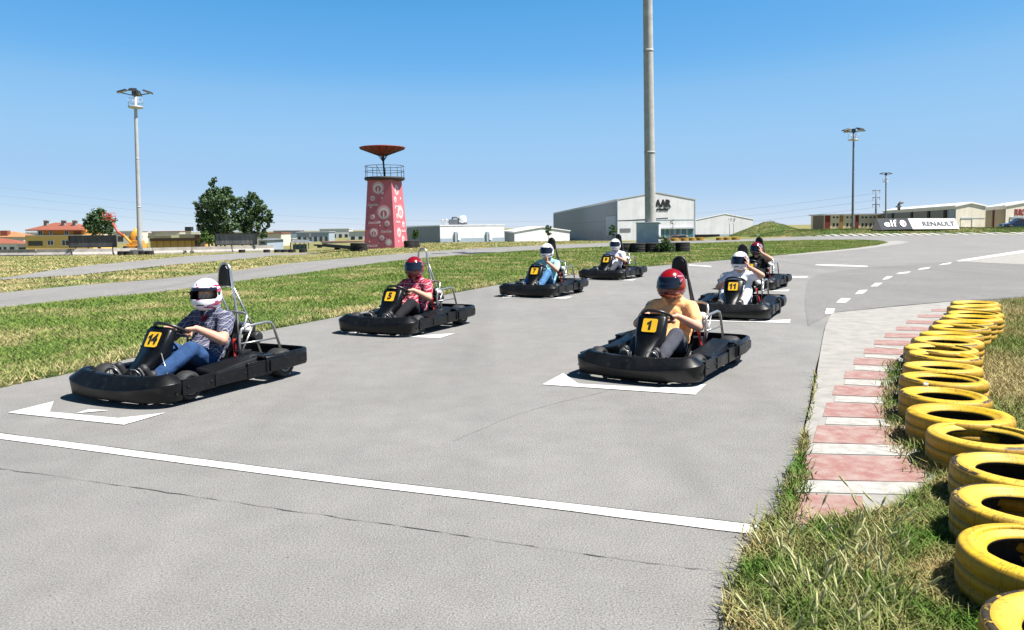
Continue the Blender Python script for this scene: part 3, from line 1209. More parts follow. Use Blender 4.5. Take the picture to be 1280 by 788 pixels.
    for s in (1, -1):
        mb.tube([(.80, s * .22, .09), (.62, s * .34, .065), (.30, s * .34, .06), (-.30, s * .32, .06), (-.80, s * .3, .12)], .016, 8)
        mb.tube([(.30, s * .34, .06), (.26, s * .59, .15)], .012, 6)
        mb.tube([(-.26, s * .32, .06), (-.26, s * .60, .16)], .012, 6)
        mb.tube([(.5, s * .10, .09), (.5, s * .48, .125)], .012, 6)
    mb.tube([(-.58, -.5, .14), (-.58, .5, .14)], .018, 8)
    mb.tube([(.80, -.22, .09), (.80, .22, .09)], .014, 8)
    d['frame'] = mb.mesh('frame', [M['darksteel']], True)
    for s in (1, -1):
        mb = MB()
        mb.tube([(-.27, s * .245, .40), (-.22, s * .30, .22), (-.20, s * .33, .07)], .0135, 8)
        d['seat_stay%d' % s] = mb.mesh('seat_stay', [M['redtube']], True)
        mb = MB()
        mb.tube([(.44, s * .13, .37), (.46, s * .265, .07)], .0055, 6)
        d['fairing_strut%d' % s] = mb.mesh('fairing_strut', [M['steel']], True)
        mb = MB()
        mb.tube([(.66, s * .07, .10), (.70, s * .075, .24), (.72, s * .10, .275), (.72, s * .16, .275), (.70, s * .185, .24), (.68, s * .19, .16)], .004, 6)
        d['pedal%d' % s] = mb.mesh('pedal', [M['steel']], True)
        # guard rails round the engine bay
        mb = MB()
        a = [(-.24, s * .335, .18), (-.25, s * .335, .44), (-.275, s * .335, .495), (-.34, s * .335, .515), (-.58, s * .355, .53), (-.635, s * .36, .515), (-.665, s * .362, .47), (-.76, s * .37, .20)]
        mb.tube(a, .0135, 8)
        mb.tube([(-.255, s * .335, .36), (-.70, s * .362, .36)], .009, 6)
        mb.tube([(-.24, s * .335, .24), (-.42, s * .34, .52)], .009, 6)
        d['guard_rail%d' % s] = mb.mesh('guard_rail', [M['steel']], True)
    mb = MB()
    mb.tube(smooth_poly([(-.30, .335, .505), (-.36, .32, .60), (-.40, .25, .63), (-.41, 0, .635), (-.40, -.25, .63), (-.36, -.32, .60), (-.30, -.335, .505)], 4), .013, 8)
    d['cross_rail'] = mb.mesh('cross_rail', [M['steel']], True)
    # head restraint hoop
    mb = MB()
    pts = [(-.42, -.15, .10), (-.425, -.135, .62), (-.43, -.073, .98)]
    for k in range(9):
        a = PI - PI * k / 8
        pts.append((-.43, .070 * math.cos(a), 1.015 + .078 * math.sin(a)))
    pts += [(-.43, .073, .98), (-.425, .135, .62), (-.42, .15, .10)]
    mb.tube(pts, .0135, 8)
    mb.tube([(-.43, -.088, .875), (-.43, .088, .875)], .010, 6)
    for s in (1, -1):
        mb.tube([(-.432, s * .10, .86), (-.60, s * .12, .53), (-.74, s * .14, .14)], .011, 6)
    d['roll_hoop'] = mb.mesh('roll_hoop', [M['darksteel']], True)
    mb = MB()
    rr = []
    for x in (-.445, -.405):
        r = [(x, -.074, .885), (x, .074, .885), (x, .063, .99)]
        for k in range(7):
            a = PI * k / 6
            r.append((x, .059 * math.cos(a), 1.012 + .068 * math.sin(a)))
        r.append((x, -.063, .99))
        rr.append(r)
    mb.loft(rr, smooth=False)
    d['headrest'] = mb.mesh('headrest', [M['plastic']], True)
    # engine
    mb = MB()
    mb.box((-.56, -.17, .24), (.26, .24, .20))
    mb.lathe([(.085, 0), (.085, .05), (.07, .07), (.05, .07)], 16, (-.56, -.06, .25), Matrix.Rotation(-PI / 2, 3, 'X'))
    for k in range(5):
        mb.box((-.60 + .0, -.16, .35 + .022 * k), (.16, .16, .010))
    mb.lathe([(.05, 0), (.06, .02), (.06, .16), (.04, .18)], 14, (-.66, .18, .36), Matrix.Rotation(PI / 2, 3, 'X'))
    mb.box((-.42, .16, .20), (.14, .16, .14))
    mb.tube([(-.66, .02, .36), (-.74, -.1, .3), (-.78, -.25, .28)], .022, 8)
    d['engine'] = mb.mesh('engine', [M['darksteel']], True)
    mb = MB()
    mb.box((-.50, .10, .47), (.14, .26, .10))
    d['fuel_tank'] = mb.mesh('fuel_tank', [M['blacktube']], True)
    mb = MB()
    mb.lathe([(.045, 0), (.05, .02), (.045, .06), (.02, .075)], 14, (-.44, .24, .45))
    d['filler_cap'] = mb.mesh('filler_cap', [M['white_plastic']], True)
    # wheels
    for key, R, w, x in (('f', .127, .125, .505), ('r', .14, .175, -.58)):
        for s in (1, -1):
            mb = MB()
            rot = Matrix.Rotation(-s * PI / 2, 3, 'X')
            cen = (x, s * .49, R + .002)
            mb.lathe([(.02, w / 2 - .02), (.05, w / 2 - .025), (.062, w / 2 - .005), (R * .56, w / 2), (R * .56, w / 2 - .012), (.055, w / 2 - .03), (.055, -w / 2 + .01), (R * .56, -w / 2)], 20, cen, rot)
            for k in range(3):
                a = 2 * PI * k / 3
                mb.box((x + .035 * math.cos(a), s * (.49 + w / 2 - .018), R + .035 * math.sin(a)), (.012, .012, .012))
            d['wheel' + key + str(s)] = mb.mesh('wheel', [M['rim']], True)
            mb = MB()
            prof = [(R * .55, -w / 2 + .002), (R * .8, -w / 2 - .004), (R - .018, -w / 2 + .006), (R - .003, -w / 2 + .03), (R, 0), (R - .003, w / 2 - .03), (R - .018, w / 2 - .006), (R * .8, w / 2 + .004), (R * .55, w / 2 - .002)]
            mb.lathe(prof, 28, cen, rot, closed=True)
            d['tyre' + key + str(s)] = mb.mesh('tyre', [M['rubber']], True)
    return d


KMESH = kart_meshes()
BEV = {'side_bumper': .008, 'side_pod': .022, 'rear_bumper': .006, 'engine': .008, 'fuel_tank': .02, 'headrest': .008, 'floor_tray': 0}
PLATE_C = Vector((.4075, 0, .4745))
PLATE_T = Vector((-.507, 0, .862)).normalized()
NUMS = {}


def number_mesh(num):
    one = [(-.006, -.046), (.016, -.046), (.016, .046), (.001, .046), (-.006, .034), (-.024, .026), (-.024, .008), (-.006, .014)]
    me = bpy.data.meshes.new('number')
    bm = bmesh.new()
    xs = [0] if len(num) == 1 else [-.030, .026]
    for ch, x0 in zip(num, xs):
        if ch == '1':
            mb = MB()
            mb.prism([(x + x0, y) for x, y in one], -.0015, .0015)
            g = mb.mesh('glyph', [M['ink']], True)
        else:
            g = text_mesh('glyph', ch, .128, M['ink'], 0, .0015, .0045)
            g.transform(Matrix.Translation((x0, 0, 0)))
        bm.from_mesh(g)
        bpy.data.meshes.remove(g)
    bm.to_mesh(me)
    bm.free()
    me.materials.append(M['ink'])
    return me




def kart(num, x, y, ang, label, sc=1.0, pad=True):
    k = empty('go_kart', (x, y, 0), R_(ang))
    k.scale = (sc, sc, sc)
    tag(k, label, 'go-kart', 'go-karts lined up on the starting grid')

    def p(name, key, parent=k):
        b = BEV.get(name, 0)
        return link(name, KMESH[key], parent, b)
    for n in ('front_bumper', 'rear_bumper', 'front_fairing', 'seat', 'floor_tray', 'frame', 'cross_rail', 'engine', 'fuel_tank'):
        p(n, n)
    sw = p('steering_wheel', 'steering_wheel')
    p('steering_column', 'steering_column', sw)
    hoop = p('roll_hoop', 'roll_hoop')
    if pad:
        p('headrest', 'headrest', hoop)
    if num in ('14', '5'):
        hoop.material_slots[0].link = 'OBJECT'
        hoop.material_slots[0].material = M['steel']
    p('filler_cap', 'filler_cap')
    for s in (1, -1):
        for n in ('side_bumper', 'side_pod', 'seat_stay', 'pedal', 'guard_rail') + (('fairing_strut',) if num == '14' else ()):
            p(n, n + str(s))
        for e in 'fr':
            w = p('wheel', 'wheel%s%d' % (e, s))
            p('tyre', 'tyre%s%d' % (e, s), w)
    pl = link('number_plate', KMESH['number_plate'], k)
    m = frame(None, (0, 1, 0), PLATE_T, PLATE_C)
    pl.matrix_local = m
    if num:
        if num not in NUMS:
            NUMS[num] = number_mesh(num)
        t = link('number', NUMS[num], pl)
        t.location = (0, .002, .0082)
    return k


KARTS = {
    '14': ('14', -2.93, 6.88, -115.5, 'black go-kart number 14 nearest the grass, leading the left column', 1.0, True),
    '5': ('5', -1.49, 10.73, -115.5, 'black go-kart number 5 with an open headrest hoop behind a red helmet', 1.02, False),
    '1': ('1', 1.50, 7.43, -121.5, 'black go-kart number 1 leading the right column, under the orange shirted driver', .99, True),
    '11': ('11', 3.54, 11.88, -116.2, 'black go-kart number 11 behind the number 1 kart', .99, True),
    '7': ('7', .66, 15.98, -116.5, 'black go-kart number 7 carrying the driver in a pale teal shirt', 1.07, True),
    '9': ('9', 2.75, 20.78, -119.5, 'small distant black go-kart number 9 at the end of the left column', 1.08, True),
    'x': ('', 5.43, 17.0, -121.0, 'black go-kart at the back of the right column, its plate hidden by kart 11', 1.02, True),
}
for k_, a in KARTS.items():
    kart(*a)


# ------------------------------------------------------------------ people
def remesh(mb, name, mat, voxel, smooth=3, push=None):
    me = mb.mesh(name + '_raw', [mat], False)
    o = bpy.data.objects.new('tmp_body', me)
    C.objects.link(o)
    r = o.modifiers.new('r', 'REMESH')
    r.mode = 'VOXEL'
    r.voxel_size = voxel
    r.use_smooth_shade = True
    s = o.modifiers.new('s', 'SMOOTH')
    s.factor = .5
    s.iterations = smooth
    dg = bpy.context.evaluated_depsgraph_get()
    out = bpy.data.meshes.new_from_object(o.evaluated_get(dg))
    bpy.data.objects.remove(o)
    bpy.data.meshes.remove(me)
    out.name = name
    if push:
        n = len(out.vertices)
        co = np.empty(n * 3)
        out.vertices.foreach_get('co', co)
        co = co.reshape(-1, 3)
        out.vertices.foreach_set('co', push(co).ravel())
        out.update()
    if not out.materials:
        out.materials.append(mat)
    out.polygons.foreach_set('use_smooth', [True] * len(out.polygons))
    return out


def wrinkles(amp, freq, seed):
    def f(co):
        x, y, z = co[:, 0] * freq + seed, co[:, 1] * freq, co[:, 2] * freq
        w = np.sin(x * 1.3 + 2 * np.sin(z * .9 + y)) + .7 * np.sin(z * 2.1 + x * 1.1 + np.sin(y * 1.7) * 2) + .5 * np.sin(y * 2.7 - z * 1.9)
        c = co.mean(0)
        d = co - c
        d /= np.maximum(np.linalg.norm(d, axis=1, keepdims=True), 1e-6)
        return co + d * (w * amp)[:, None]
    return f


def ik(s, h, la, lb, pole):
    s, h = Vector(s), Vector(h)
    d = h - s
    L = min(d.length, (la + lb) * .995)
    n = d.normalized()
    h = s + n * L
    a = (la * la - lb * lb + L * L) / (2 * L)
    q = math.sqrt(max(0, la * la - a * a))
    p = Vector(pole)
    p = (p - n * p.dot(n)).normalized()
    return s + n * a + p * q, h


WC = Vector((.205, 0, .535))
WN = Vector((-.5, 0, .866))
WE1, WE2 = Vector((0, 1, 0)), Vector((-.866, 0, -.5))


def rim(alpha):
    a = R_(alpha)
    return WC + (WE1 * math.cos(a) + WE2 * math.sin(a)) * .152, (-WE1 * math.sin(a) + WE2 * math.cos(a)).normalized()


def grip_hand(mb, wrist, c, t):
    w = (wrist - c)
    w = (w - t * w.dot(t)).normalized()
    u = t.cross(w)
    if u.z < 0:
        u = -u
    c0 = c
    rr = .0265
    knuck = c0 + w * .020 + u * .026
    # palm
    for k in (-1.4, -.5, .5, 1.4):
        mb.cap2(wrist, knuck + t * (.018 * k) - u * .004, .021, .0125, 10)
    order = 1 if t.dot(Vector((0, 0, 1))) >= 0 else -1
    for i, k in enumerate((-1.5, -.5, .5, 1.5)):
        ln = (.82, .97, 1.0, .92)[i]
        r0 = (.0078, .0088, .0092, .0088)[i]
        prev = knuck + t * (.0195 * k)
        for j, ph in enumerate((62, 15, -45, -95)):
            a = R_(90 - (90 - ph) * ln)
            q = c0 + t * (.0200 * k) + (w * math.cos(a + 0) * -1 + u * math.sin(a)) * rr
            mb.cap2(prev, q, r0 * (1 - .07 * j), r0 * (1 - .07 * (j + 1)), 8)
            prev = q
    # thumb leaves the side of the palm and closes under the rim
    side = t * (.034 if t.y * c.y < 0 else -.034)
    b = wrist * .55 + knuck * .45 + side * .5
    p1 = c0 + w * .024 + side * 1.05
    p2 = c0 - u * .020 + side * .95 - w * .004
    mb.cap2(b, p1, .0135, .0105, 8)
    mb.cap2(p1, p2, .0105, .0085, 8)


def open_hand(mb, wrist, tip, face):
    """hand reaching to tip, palm normal = face direction; fingers lightly bent toward it"""
    d = (tip - wrist).normalized()
    f = (face - d * face.dot(d)).normalized()
    s = d.cross(f)
    kn = wrist + d * .085
    for k in (-1.4, -.5, .5, 1.4):
        mb.cap2(wrist, kn + s * (.018 * k), .020, .0125, 10)
    for i, k in enumerate((-1.5, -.5, .5, 1.5)):
        L = (.066, .078, .083, .074)[i]
        p = kn + s * (.0195 * k)
        for j, (fr, bend) in enumerate(((.42, .15), (.32, .45), (.26, .75))):
            q = p + (d * math.cos(bend) + f * math.sin(bend) + s * (.05 * k)).normalized() * L * fr
            mb.cap2(p, q, .0092 - .0006 * j, .0086 - .0006 * j, 8)
            p = q
    b = wrist + d * .025 + s * .018
    p1 = b + (d * .6 + s * .75 + f * .25).normalized() * .042
    p2 = p1 + (d * .85 + s * .2 + f * .45).normalized() * .032
    mb.cap2(b, p1, .014, .0105, 8)
    mb.cap2(p1, p2, .0105, .0085, 8)


def helmet_surface(az, el, k=1.0):
    """full-face helmet: front = +x"""
    ca, sa, ce, se = math.cos(az), math.sin(az), math.cos(el), math.sin(el)
    rx = .158 if ca > 0 else .150
    x, y, z = rx * ca * ce, .128 * sa * ce, .148 * se
    if se < 0:
        # chin bar pushed forward, sides stay full, bottom cut flat
        f = min(1, -se * 1.6)
        x += .026 * f * max(0, ca) ** 1.5
        y *= 1 + .10 * f
        x *= 1 + .06 * f
        z = max(z, -.128)
    else:
        if ca > 0:
            x *= 1 - .05 * se
    return Vector((x, y, z)) * k


def helmet_parts(par, pos, yaw, pitch, mat, port=(-12, 26), width=66, visor=True, tilt=0):
    nu, nv = 96, 60
    mb = MB()
    idx = {}
    vs = []
    el_lo = -66
    for j in range(nv + 1):
        el = R_(el_lo + (90 - el_lo) * j / nv)
        for i in range(nu):
            vs.append(helmet_surface(2 * PI * i / nu, el))
    def in_port(i, j):
        az = (360 * (i + .5) / nu + 180) % 360 - 180
        el = el_lo + (90 - el_lo) * (j + .5) / nv
        w = width - max(0, abs(el - (port[0] + port[1]) / 2) - (port[1] - port[0]) * .32) * 1.3
        return port[0] < el < port[1] and abs(az) < w
    fs = []
    for j in range(nv):
        for i in range(nu):
            if in_port(i, j):
                continue
            i2 = (i + 1) % nu
            fs.append((j * nu + i, j * nu + i2, (j + 1) * nu + i2, (j + 1) * nu + i))
    mb.add(vs, fs, True, 0)
    me = mb.mesh('helmet', [mat, M['lining']], False)
    bm = bmesh.new()
    bm.from_mesh(me)
    bmesh.ops.delete(bm, geom=[v for v in bm.verts if not v.link_faces], context='VERTS')
    bmesh.ops.remove_doubles(bm, verts=bm.verts[:], dist=1e-5)
    bm.to_mesh(me)
    bm.free()
    h = link('helmet', me, par)
    h.location = pos
    h.rotation_euler = (tilt, pitch, yaw)
    h.scale = (1.05, 1.05, 1.06)
    md = h.modifiers.new('shell', 'SOLIDIFY')
    md.thickness = .018
    md.offset = -1
    md.material_offset = 1
    md.material_offset_rim = 1
    # black rubber edging round the eye port is the lining colour of the rim; visor sits just proud of the shell
    if visor:
        mb = MB()
        n1, n2 = 28, 12
        vs = []
        for j in range(n2 + 1):
            el = R_(port[0] - 3 + (port[1] - port[0] + 7) * j / n2)
            for i in range(n1 + 1):
                az = R_(-width - 8 + (2 * width + 16) * i / n1)
                vs.append(helmet_surface(az, el, 1.022))
        fs = []
        for j in range(n2):
            for i in range(n1):
                if i in (0, n1 - 1) and j in (0, n2 - 1):
                    continue
                a = j * (n1 + 1) + i
                fs.append((a, a + 1, a + n1 + 2, a + n1 + 1))
        mb.add(vs, fs, True)
        v = link('visor', mb.mesh('visor', [M['visor']]), h)
        md = v.modifiers.new('shell', 'SOLIDIFY')
        md.thickness = .003
    else:
        # raised peak of the lifted visor
        mb = MB()
        vs = []
        n1, n2 = 24, 5
        for j in range(n2 + 1):
            el = R_(port[1] - 9 + 11 * j / n2)
            for i in range(n1 + 1):
                vs.append(helmet_surface(R_(-70 + 140 * i / n1), el, 1.03))
        fs = [(j * (n1 + 1) + i, j * (n1 + 1) + i + 1, (j + 1) * (n1 + 1) + i + 1, (j + 1) * (n1 + 1) + i) for j in range(n2) for i in range(n1)]
        mb.add(vs, fs, True)
        v = link('visor', mb.mesh('visor', [M['visor']]), h)
        md = v.modifiers.new('shell', 'SOLIDIFY')
        md.thickness = .003
    # side pivots and vents
    for s in (1, -1):
        mb = MB()
        p = helmet_surface(R_(s * 76), R_(7), 1.0)
        mb.lathe([(.017, -.004), (.017, .006), (.010, .010)], 14, p, Vector((.2, s, .05)).to_track_quat('Z', 'Y').to_matrix())
        part('visor_pivot', mb, M['blacktube'], h)
    mb = MB()
    mb.box(helmet_surface(0, R_(-32), .995), (.014, .062, .010))
    part('chin_vent', mb, M['blacktube'], h)
    return h


def driver(key, label, shirt, trousers, helmet_mat, shoe=None, pose_l='wheel', pose_r='wheel', yaw=0, tilt=0, big=1.0, head=(-.215, 0, .835), visor=True, collar=False,
           knees=.36, sleeve=.62, face=False, tee=None, sole=None, port=(-12, 26)):
    kx = KARTS[key]
    me_dummy = None
    head = Vector(head)
    lean = head.x
    pel = Vector((-.17, 0, .20))
    chest = Vector((-.255, 0, .46))
    neck = Vector((-.25, 0, .63))
    nb = MB()       # body
    sb = MB()       # shirt
    tb = MB()       # trousers
    # trunk
    nb.ell(pel, (.13, .16, .12))
    nb.cap2(pel, chest, .125, .13)
    nb.ell(chest + Vector((0, 0, .03)), (.105, .165, .14))
    nb.cap2((-.25, -.16, .60), (-.25, .16, .60), .06, .06)
    nb.cap2(neck, head + Vector((0, 0, -.03)), .058, .055)
    # head with face
    Rm = Matrix.Rotation(R_(yaw), 3, 'Z') @ Matrix.Rotation(tilt, 3, 'X')
    hc = head
    nb.ell(hc, (.098, .076, .112), Rm)
    def hp(x, y, z):
        return hc + Rm @ Vector((x, y, z))
    nb.ell(hp(.045, 0, -.055), (.062, .055, .058), Rm)            # jaw
    nb.cap2(hp(.096, 0, .012), hp(.116, 0, -.028), .010, .015)      # nose
    nb.ell(hp(.084, 0, .028), (.018, .052, .010), Rm)               # brow
    nb.ell(hp(.094, 0, -.060), (.016, .024, .008), Rm)              # lips
    for s in (1, -1):
        nb.ell(hp(.074, s * .036, -.02), (.022, .022, .018), Rm)    # cheeks
        nb.ell(hp(.0, s * .078, -.005), (.016, .010, .028), Rm)     # ears
    B = big
    sb.ell(pel + Vector((.03, 0, .08)), (.165 * B, .195 * B, .14))
    sb.cap2(pel + Vector((0.01, 0, .08)), chest, .155 * B, .155)
    sb.ell(chest + Vector((.025 * B, 0, -.10)), (.145 * B, .190 * B, .16))
    sb.ell(chest + Vector((.01, 0, .04)), (.132, .188, .15))
    sb.cap2((-.245, -.165, .59), (-.245, .165, .59), .080, .080)
    sb.cap2((-.245, -.08, .645), (-.245, .08, .645), .055, .055)
    if collar:
        for s in (1, -1):
            sb.cap2((-.20, s * .075, .69), (-.135, s * .03, .635), .022, .014)
            sb.cap2((-.20, s * .075, .69), (-.29, s * .06, .70), .022, .022)
    # arms
    for s, pose in ((1, pose_l), (-1, pose_r)):
        sh = Vector((-.245, s * .185, .59))
        if pose == 'wheel':
            c, t = rim(20 if s > 0 else 160)
            wr = c + (sh - c).normalized() * .075 + Vector((-.01, 0, .015))
            el, wr = ik(sh, wr, .275, .245, (-.15, s * .68, -.6))
            grip_hand(nb, wr, c, t)
        elif pose == 'chin':
            tip = hp(.165, .02 * s, -.085)
            wr = tip + Vector((-.03 + .04, s * .06, -.13))
            el, wr = ik(sh, wr, .275, .245, (.25, s * .75, -.6))
            open_hand(nb, wr, tip, (hc - tip))
        else:               # hand on the side of the helmet
            tip = hp(.10, .135 * s, .07)
            wr = tip + Vector((.03, s * .035, -.155))
            el, wr = ik(sh, wr, .275, .245, (.35, s * .85, -.35))
            open_hand(nb, wr, tip, Vector((-.15, -s, 0)))
        nb.ell(sh, (.062, .062, .062))
        nb.cap2(sh, el, .058, .049)
        nb.cap2(el, el * .65 + wr * .35, .049, .046)
        nb.cap2(el * .65 + wr * .35, wr, .046, .029)
        e2 = sh.lerp(el, sleeve)
        sb.cap2(sh, e2, .077, .069)
    # legs
    for s in (1, -1):
        hip = Vector((-.12, s * .09, .19))
        kn = Vector((.17, s * .175, knees))
        an = Vector((.545, s * .135, .15))
        nb.cap2(hip, kn, .082, .055)
        nb.cap2(kn, an, .055, .038)
        tb.cap2(hip, kn, .108, .078)
        tb.cap2(kn, kn.lerp(an, .45), .076, .070)
        tb.cap2(kn.lerp(an, .45), an, .070, .056)
        tb.cap2((-.17, s * .05, .18), hip, .12, .10)
        nb.cap2(an, (.60, s * .14, .20), .034, .03)
    tb.ell(pel + Vector((0, 0, -.02)), (.14, .175, .10))
    for b_ in (nb, sb, tb):
        pass
    body = remesh(nb, 'person', M['skin'], .0058, 2)
    o = link('person', body)
    o.location = (kx[1], kx[2], 0)
    o.rotation_euler = (0, 0, R_(kx[3]))
    o.scale = (kx[5],) * 3
    tag(o, label, 'person', 'helmeted kart drivers')
    link('shirt', remesh(sb, 'shirt', shirt, .010, 4, wrinkles(.0032, 26, len(key) * 3.1 + ord(key[0]))), o)
    link('trousers', remesh(tb, 'trousers', trousers, .010, 4, wrinkles(.0028, 24, ord(key[0]))), o)
    if tee:
        mb = MB()
        mb.ell(chest + Vector((.045, 0, .10)), (.083, .055, .10))
        mb.cap2((-.17, -.012, .60), (-.14, .0, .42), .028, .02)
        link('undershirt', remesh(mb, 'undershirt', tee, .008, 2), o)
    for s in (1, -1):
        mb = MB()
        an = Vector((.575, s * .137, .135))
        toe = Vector((.635, s * .150, .275))
        mb.cap2(an, toe, .045, .036)
        mb.cap2(an + Vector((-.01, 0, .0)), an + Vector((-.035, 0, .06)), .045, .045)
        mb.cap2(an + Vector((0, s * .012, .02)), toe + Vector((0, s * .012, -.01)), .042, .036)
        sho = link('shoe', remesh(mb, 'shoe', shoe or M['shoe'], .008, 2), o)
        mb = MB()
        d = (toe - an).normalized()
        n = Vector((d.z, 0, -d.x))
        rings = []
        for off in (.038, .050):
            r = []
            for k in range(16):
                a = 2 * PI * k / 16
                q = an.lerp(toe, .5) + d * (.108 * math.cos(a)) + Vector((0, 1, 0)) * (.040 * math.sin(a) * (1 + .12 * math.cos(a))) + n * off
                r.append(q)
            rings.append(r)
        mb.loft(rings, smooth=False)
        part('sole', mb, sole or M['sole'], sho)
    if face:
        for s in (1, -1):
            mb = MB()
            mb.ell(hp(.0875, s * .031, .004), (.012, .013, .011), Rm, mi=0)
            mb.ell(hp(.0965, s * .031, .004), (.0045, .0055, .0055), Rm, mi=1)
            part('eye', mb, [M['eyewhite'], M['ink']], o)
    helmet_parts(o, head + Vector((.012, 0, -.002)), R_(yaw), 0, helmet_mat, visor=visor, tilt=tilt, port=port)
    return o


M['shoe'] = simple('black_shoe', (.018, .018, .02), .6, var=.2)
M['sole'] = simple('shoe_sole', (.09, .09, .09), .7)
M['tan_sole'] = simple('tan_sole', (.38, .32, .24), .7, var=.15, scale=30)
M['eyewhite'] = simple('eye', (.7, .68, .65), .3)
M['sh14'] = m_plaid('navy_white_plaid', (.012, .015, .045), (.075, .08, .135), (.30, .30, .34), 60, .2)
M['sh5'] = m_plaid('red_white_plaid', (.22, .008, .024), (.36, .022, .055), (.62, .36, .40), 42, .2)
M['sh1'] = m_cloth('orange_polo', (.92, .46, .20))
M['sh7'] = m_cloth('pale_teal_shirt', (.28, .52, .54))
M['sh9'] = m_cloth('white_lilac_shirt', (.70, .70, .80))
M['sh11'] = m_cloth('white_tee', (.72, .72, .76))
M['shx'] = m_cloth('black_vest', (.012, .012, .014))
M['jeans'] = m_cloth('blue_denim', (.025, .062, .155), .35)
M['jeans_l'] = m_cloth('light_blue_denim', (.075, .19, .36), .3)
M['tr_grey'] = m_cloth('grey_trousers', (.06, .064, .08), .25)
M['tr_black'] = m_cloth('black_trousers', (.014, .014, .018), .3)
M['tr_white'] = m_cloth('off_white_trousers', (.55, .54, .58), .1)
M['tee_red'] = m_cloth('dark_red_tee', (.16, .010, .016))
M['h_white'] = m_helmet('white_purple_helmet', (.80, .80, .80), (.23, .03, .22), (.55, .04, .06))
M['h_white2'] = m_helmet('white_grey_helmet', (.80, .79, .79), (.10, .09, .15), (.45, .05, .08), amount=.6)
M['h_white3'] = m_helmet('white_plain_helmet', (.80, .79, .77), (.35, .35, .36), (.2, .2, .2), amount=.62)
M['h_white4'] = m_helmet('white_pink_helmet', (.80, .78, .79), (.45, .22, .32), (.10, .10, .16), amount=.58)
M['h_red'] = m_helmet('red_flame_helmet', (.23, .003, .006), (.23, .003, .006), (.5, .28, .28), lower=(.10, .003, .006), amount=.6)
M['h_red2'] = m_helmet('deep_red_helmet', (.19, .003, .006), (.05, .006, .008), (.40, .20, .20), lower=(.10, .006, .008), amount=.6)
M['h_dark'] = m_helmet('maroon_navy_helmet', (.15, .004, .010), (.03, .006, .03), (.4, .35, .35), lower=(.02, .008, .018), amount=.55)

driver('14', 'driver in navy and white checked shirt and blue jeans with both hands on the wheel', M['sh14'], M['jeans'], M['h_white'], yaw=28, head=(-.205, 0, .815), visor=False, face=True, tee=M['tee_red'], big=1.06, collar=True)
driver('5', 'driver in red plaid shirt and dark trousers wearing a red helmet', M['sh5'], M['tr_black'], M['h_red2'], yaw=12, big=1.1, collar=True)
driver('1', 'driver in orange polo shirt and grey trousers gripping the wheel, red helmet', M['sh1'], M['tr_grey'], M['h_red'], yaw=-14, big=1.08, collar=True, head=(-.205, 0, .83))
driver('11', 'driver in white shirt resting a raised hand on a pale pink striped helmet', M['sh11'], M['tr_white'], M['h_white4'], yaw=-9, pose_l='helmet', sole=M['tan_sole'], head=(-.205, 0, .84))
driver('7', 'driver in pale teal shirt and light jeans with a hand at the chin', M['sh7'], M['jeans_l'], M['h_white2'], yaw=2, pose_l='chin', knees=.43, big=1.06, head=(-.205, 0, .84))
driver('9', 'distant driver in lilac white shirt and plain white helmet', M['sh9'], M['tr_grey'], M['h_white3'], yaw=8, big=.95)
driver('x', 'rear driver in black vest with bare arm raised to a dark maroon helmet', M['shx'], M['tr_black'], M['h_dark'], yaw=-16, pose_l='helmet', sleeve=.12, head=(-.205, 0, .845))


# ------------------------------------------------------------------ background helpers
def at(px, Y, py=300):
    """ground point under picture column px at depth Y"""
    for _ in range(3):
        p = P(px, py, Y)
    return Vector((p.x, Y, terr(p.x, Y)))


def zat(px, py, Y):
    return P(px, py, Y).z


def fb(mb, px0, px1, py0, py1, Y, d, mi=0, out=0.0, bottom=None):
    """box whose front stands at depth Y and fills the given window; d = depth away from the viewer, out = proud of the wall"""
    pm, xm = (py0 + py1) / 2, (px0 + px1) / 2
    x0, x1 = P(px0, pm, Y).x, P(px1, pm, Y).x
    z1, z0 = P(xm, py0, Y).z, P(xm, py1, Y).z
    if bottom is not None:
        z0 = bottom
    mb.box(((x0 + x1) / 2, Y - out + (d + out) / 2, (z0 + z1) / 2), (x1 - x0, d + out, z1 - z0), None, mi)
    return x0, x1, z0, z1


def hall(name, label, cat, P0, P1, P2, zb, he, hr, mats, group=None, overhang=.25, front_gable=True, roof_t=.18):
    """long shed: P0 near corner, P1 along its length, P2 across its gable; ridge runs P0->P1"""
    root = empty(name, (P0[0], P0[1], zb))
    tag(root, label, cat, group)
    O = Vector((P0[0], P0[1], 0))
    A = Vector((P1[0], P1[1], 0)) - O
    B = Vector((P2[0], P2[1], 0)) - O
    la, lb = A.length, B.length
    a, b = A / la, B / lb
    def q(s, t, z):
        v = a * s + b * t
        return (v.x, v.y, z - zb)
    mb = MB()
    prof = [(0, zb), (lb, zb), (lb, he), (lb / 2, hr), (0, he)]
    r0 = [q(0, t, z) for t, z in prof]
    r1 = [q(la, t, z) for t, z in prof]
    mb.loft([r0, r1], smooth=False)
    part('wall', mb, mats[0], root)
    mb = MB()
    o = overhang
    for (t0, z0_, t1, z1_) in ((-o, he - o * (hr - he) / (lb / 2), lb / 2, hr), (lb + o, he - o * (hr - he) / (lb / 2), lb / 2, hr)):
        g = .03
        ring = [q(-o, t0, z0_ + g), q(-o, t1, z1_ + g), q(la + o, t1, z1_ + g), q(la + o, t0, z0_ + g)]
        top = [(x, y, z + roof_t) for x, y, z in ring]
        mb.loft([ring, top], smooth=False)
    part('roof', mb, mats[1], root)
    return root, O, a, b, la, lb


def wall_frame(O, u, pos, z, out=.02):
    """matrix on a vertical wall running along u (seen with u to the right)"""
    n = Vector((u.y, -u.x, 0))
    m = Matrix((u, Vector((0, 0, 1)), n)).transposed().to_4x4()
    p = O + u * pos + n * out
    m.translation = (p.x, p.y, z)
    return m


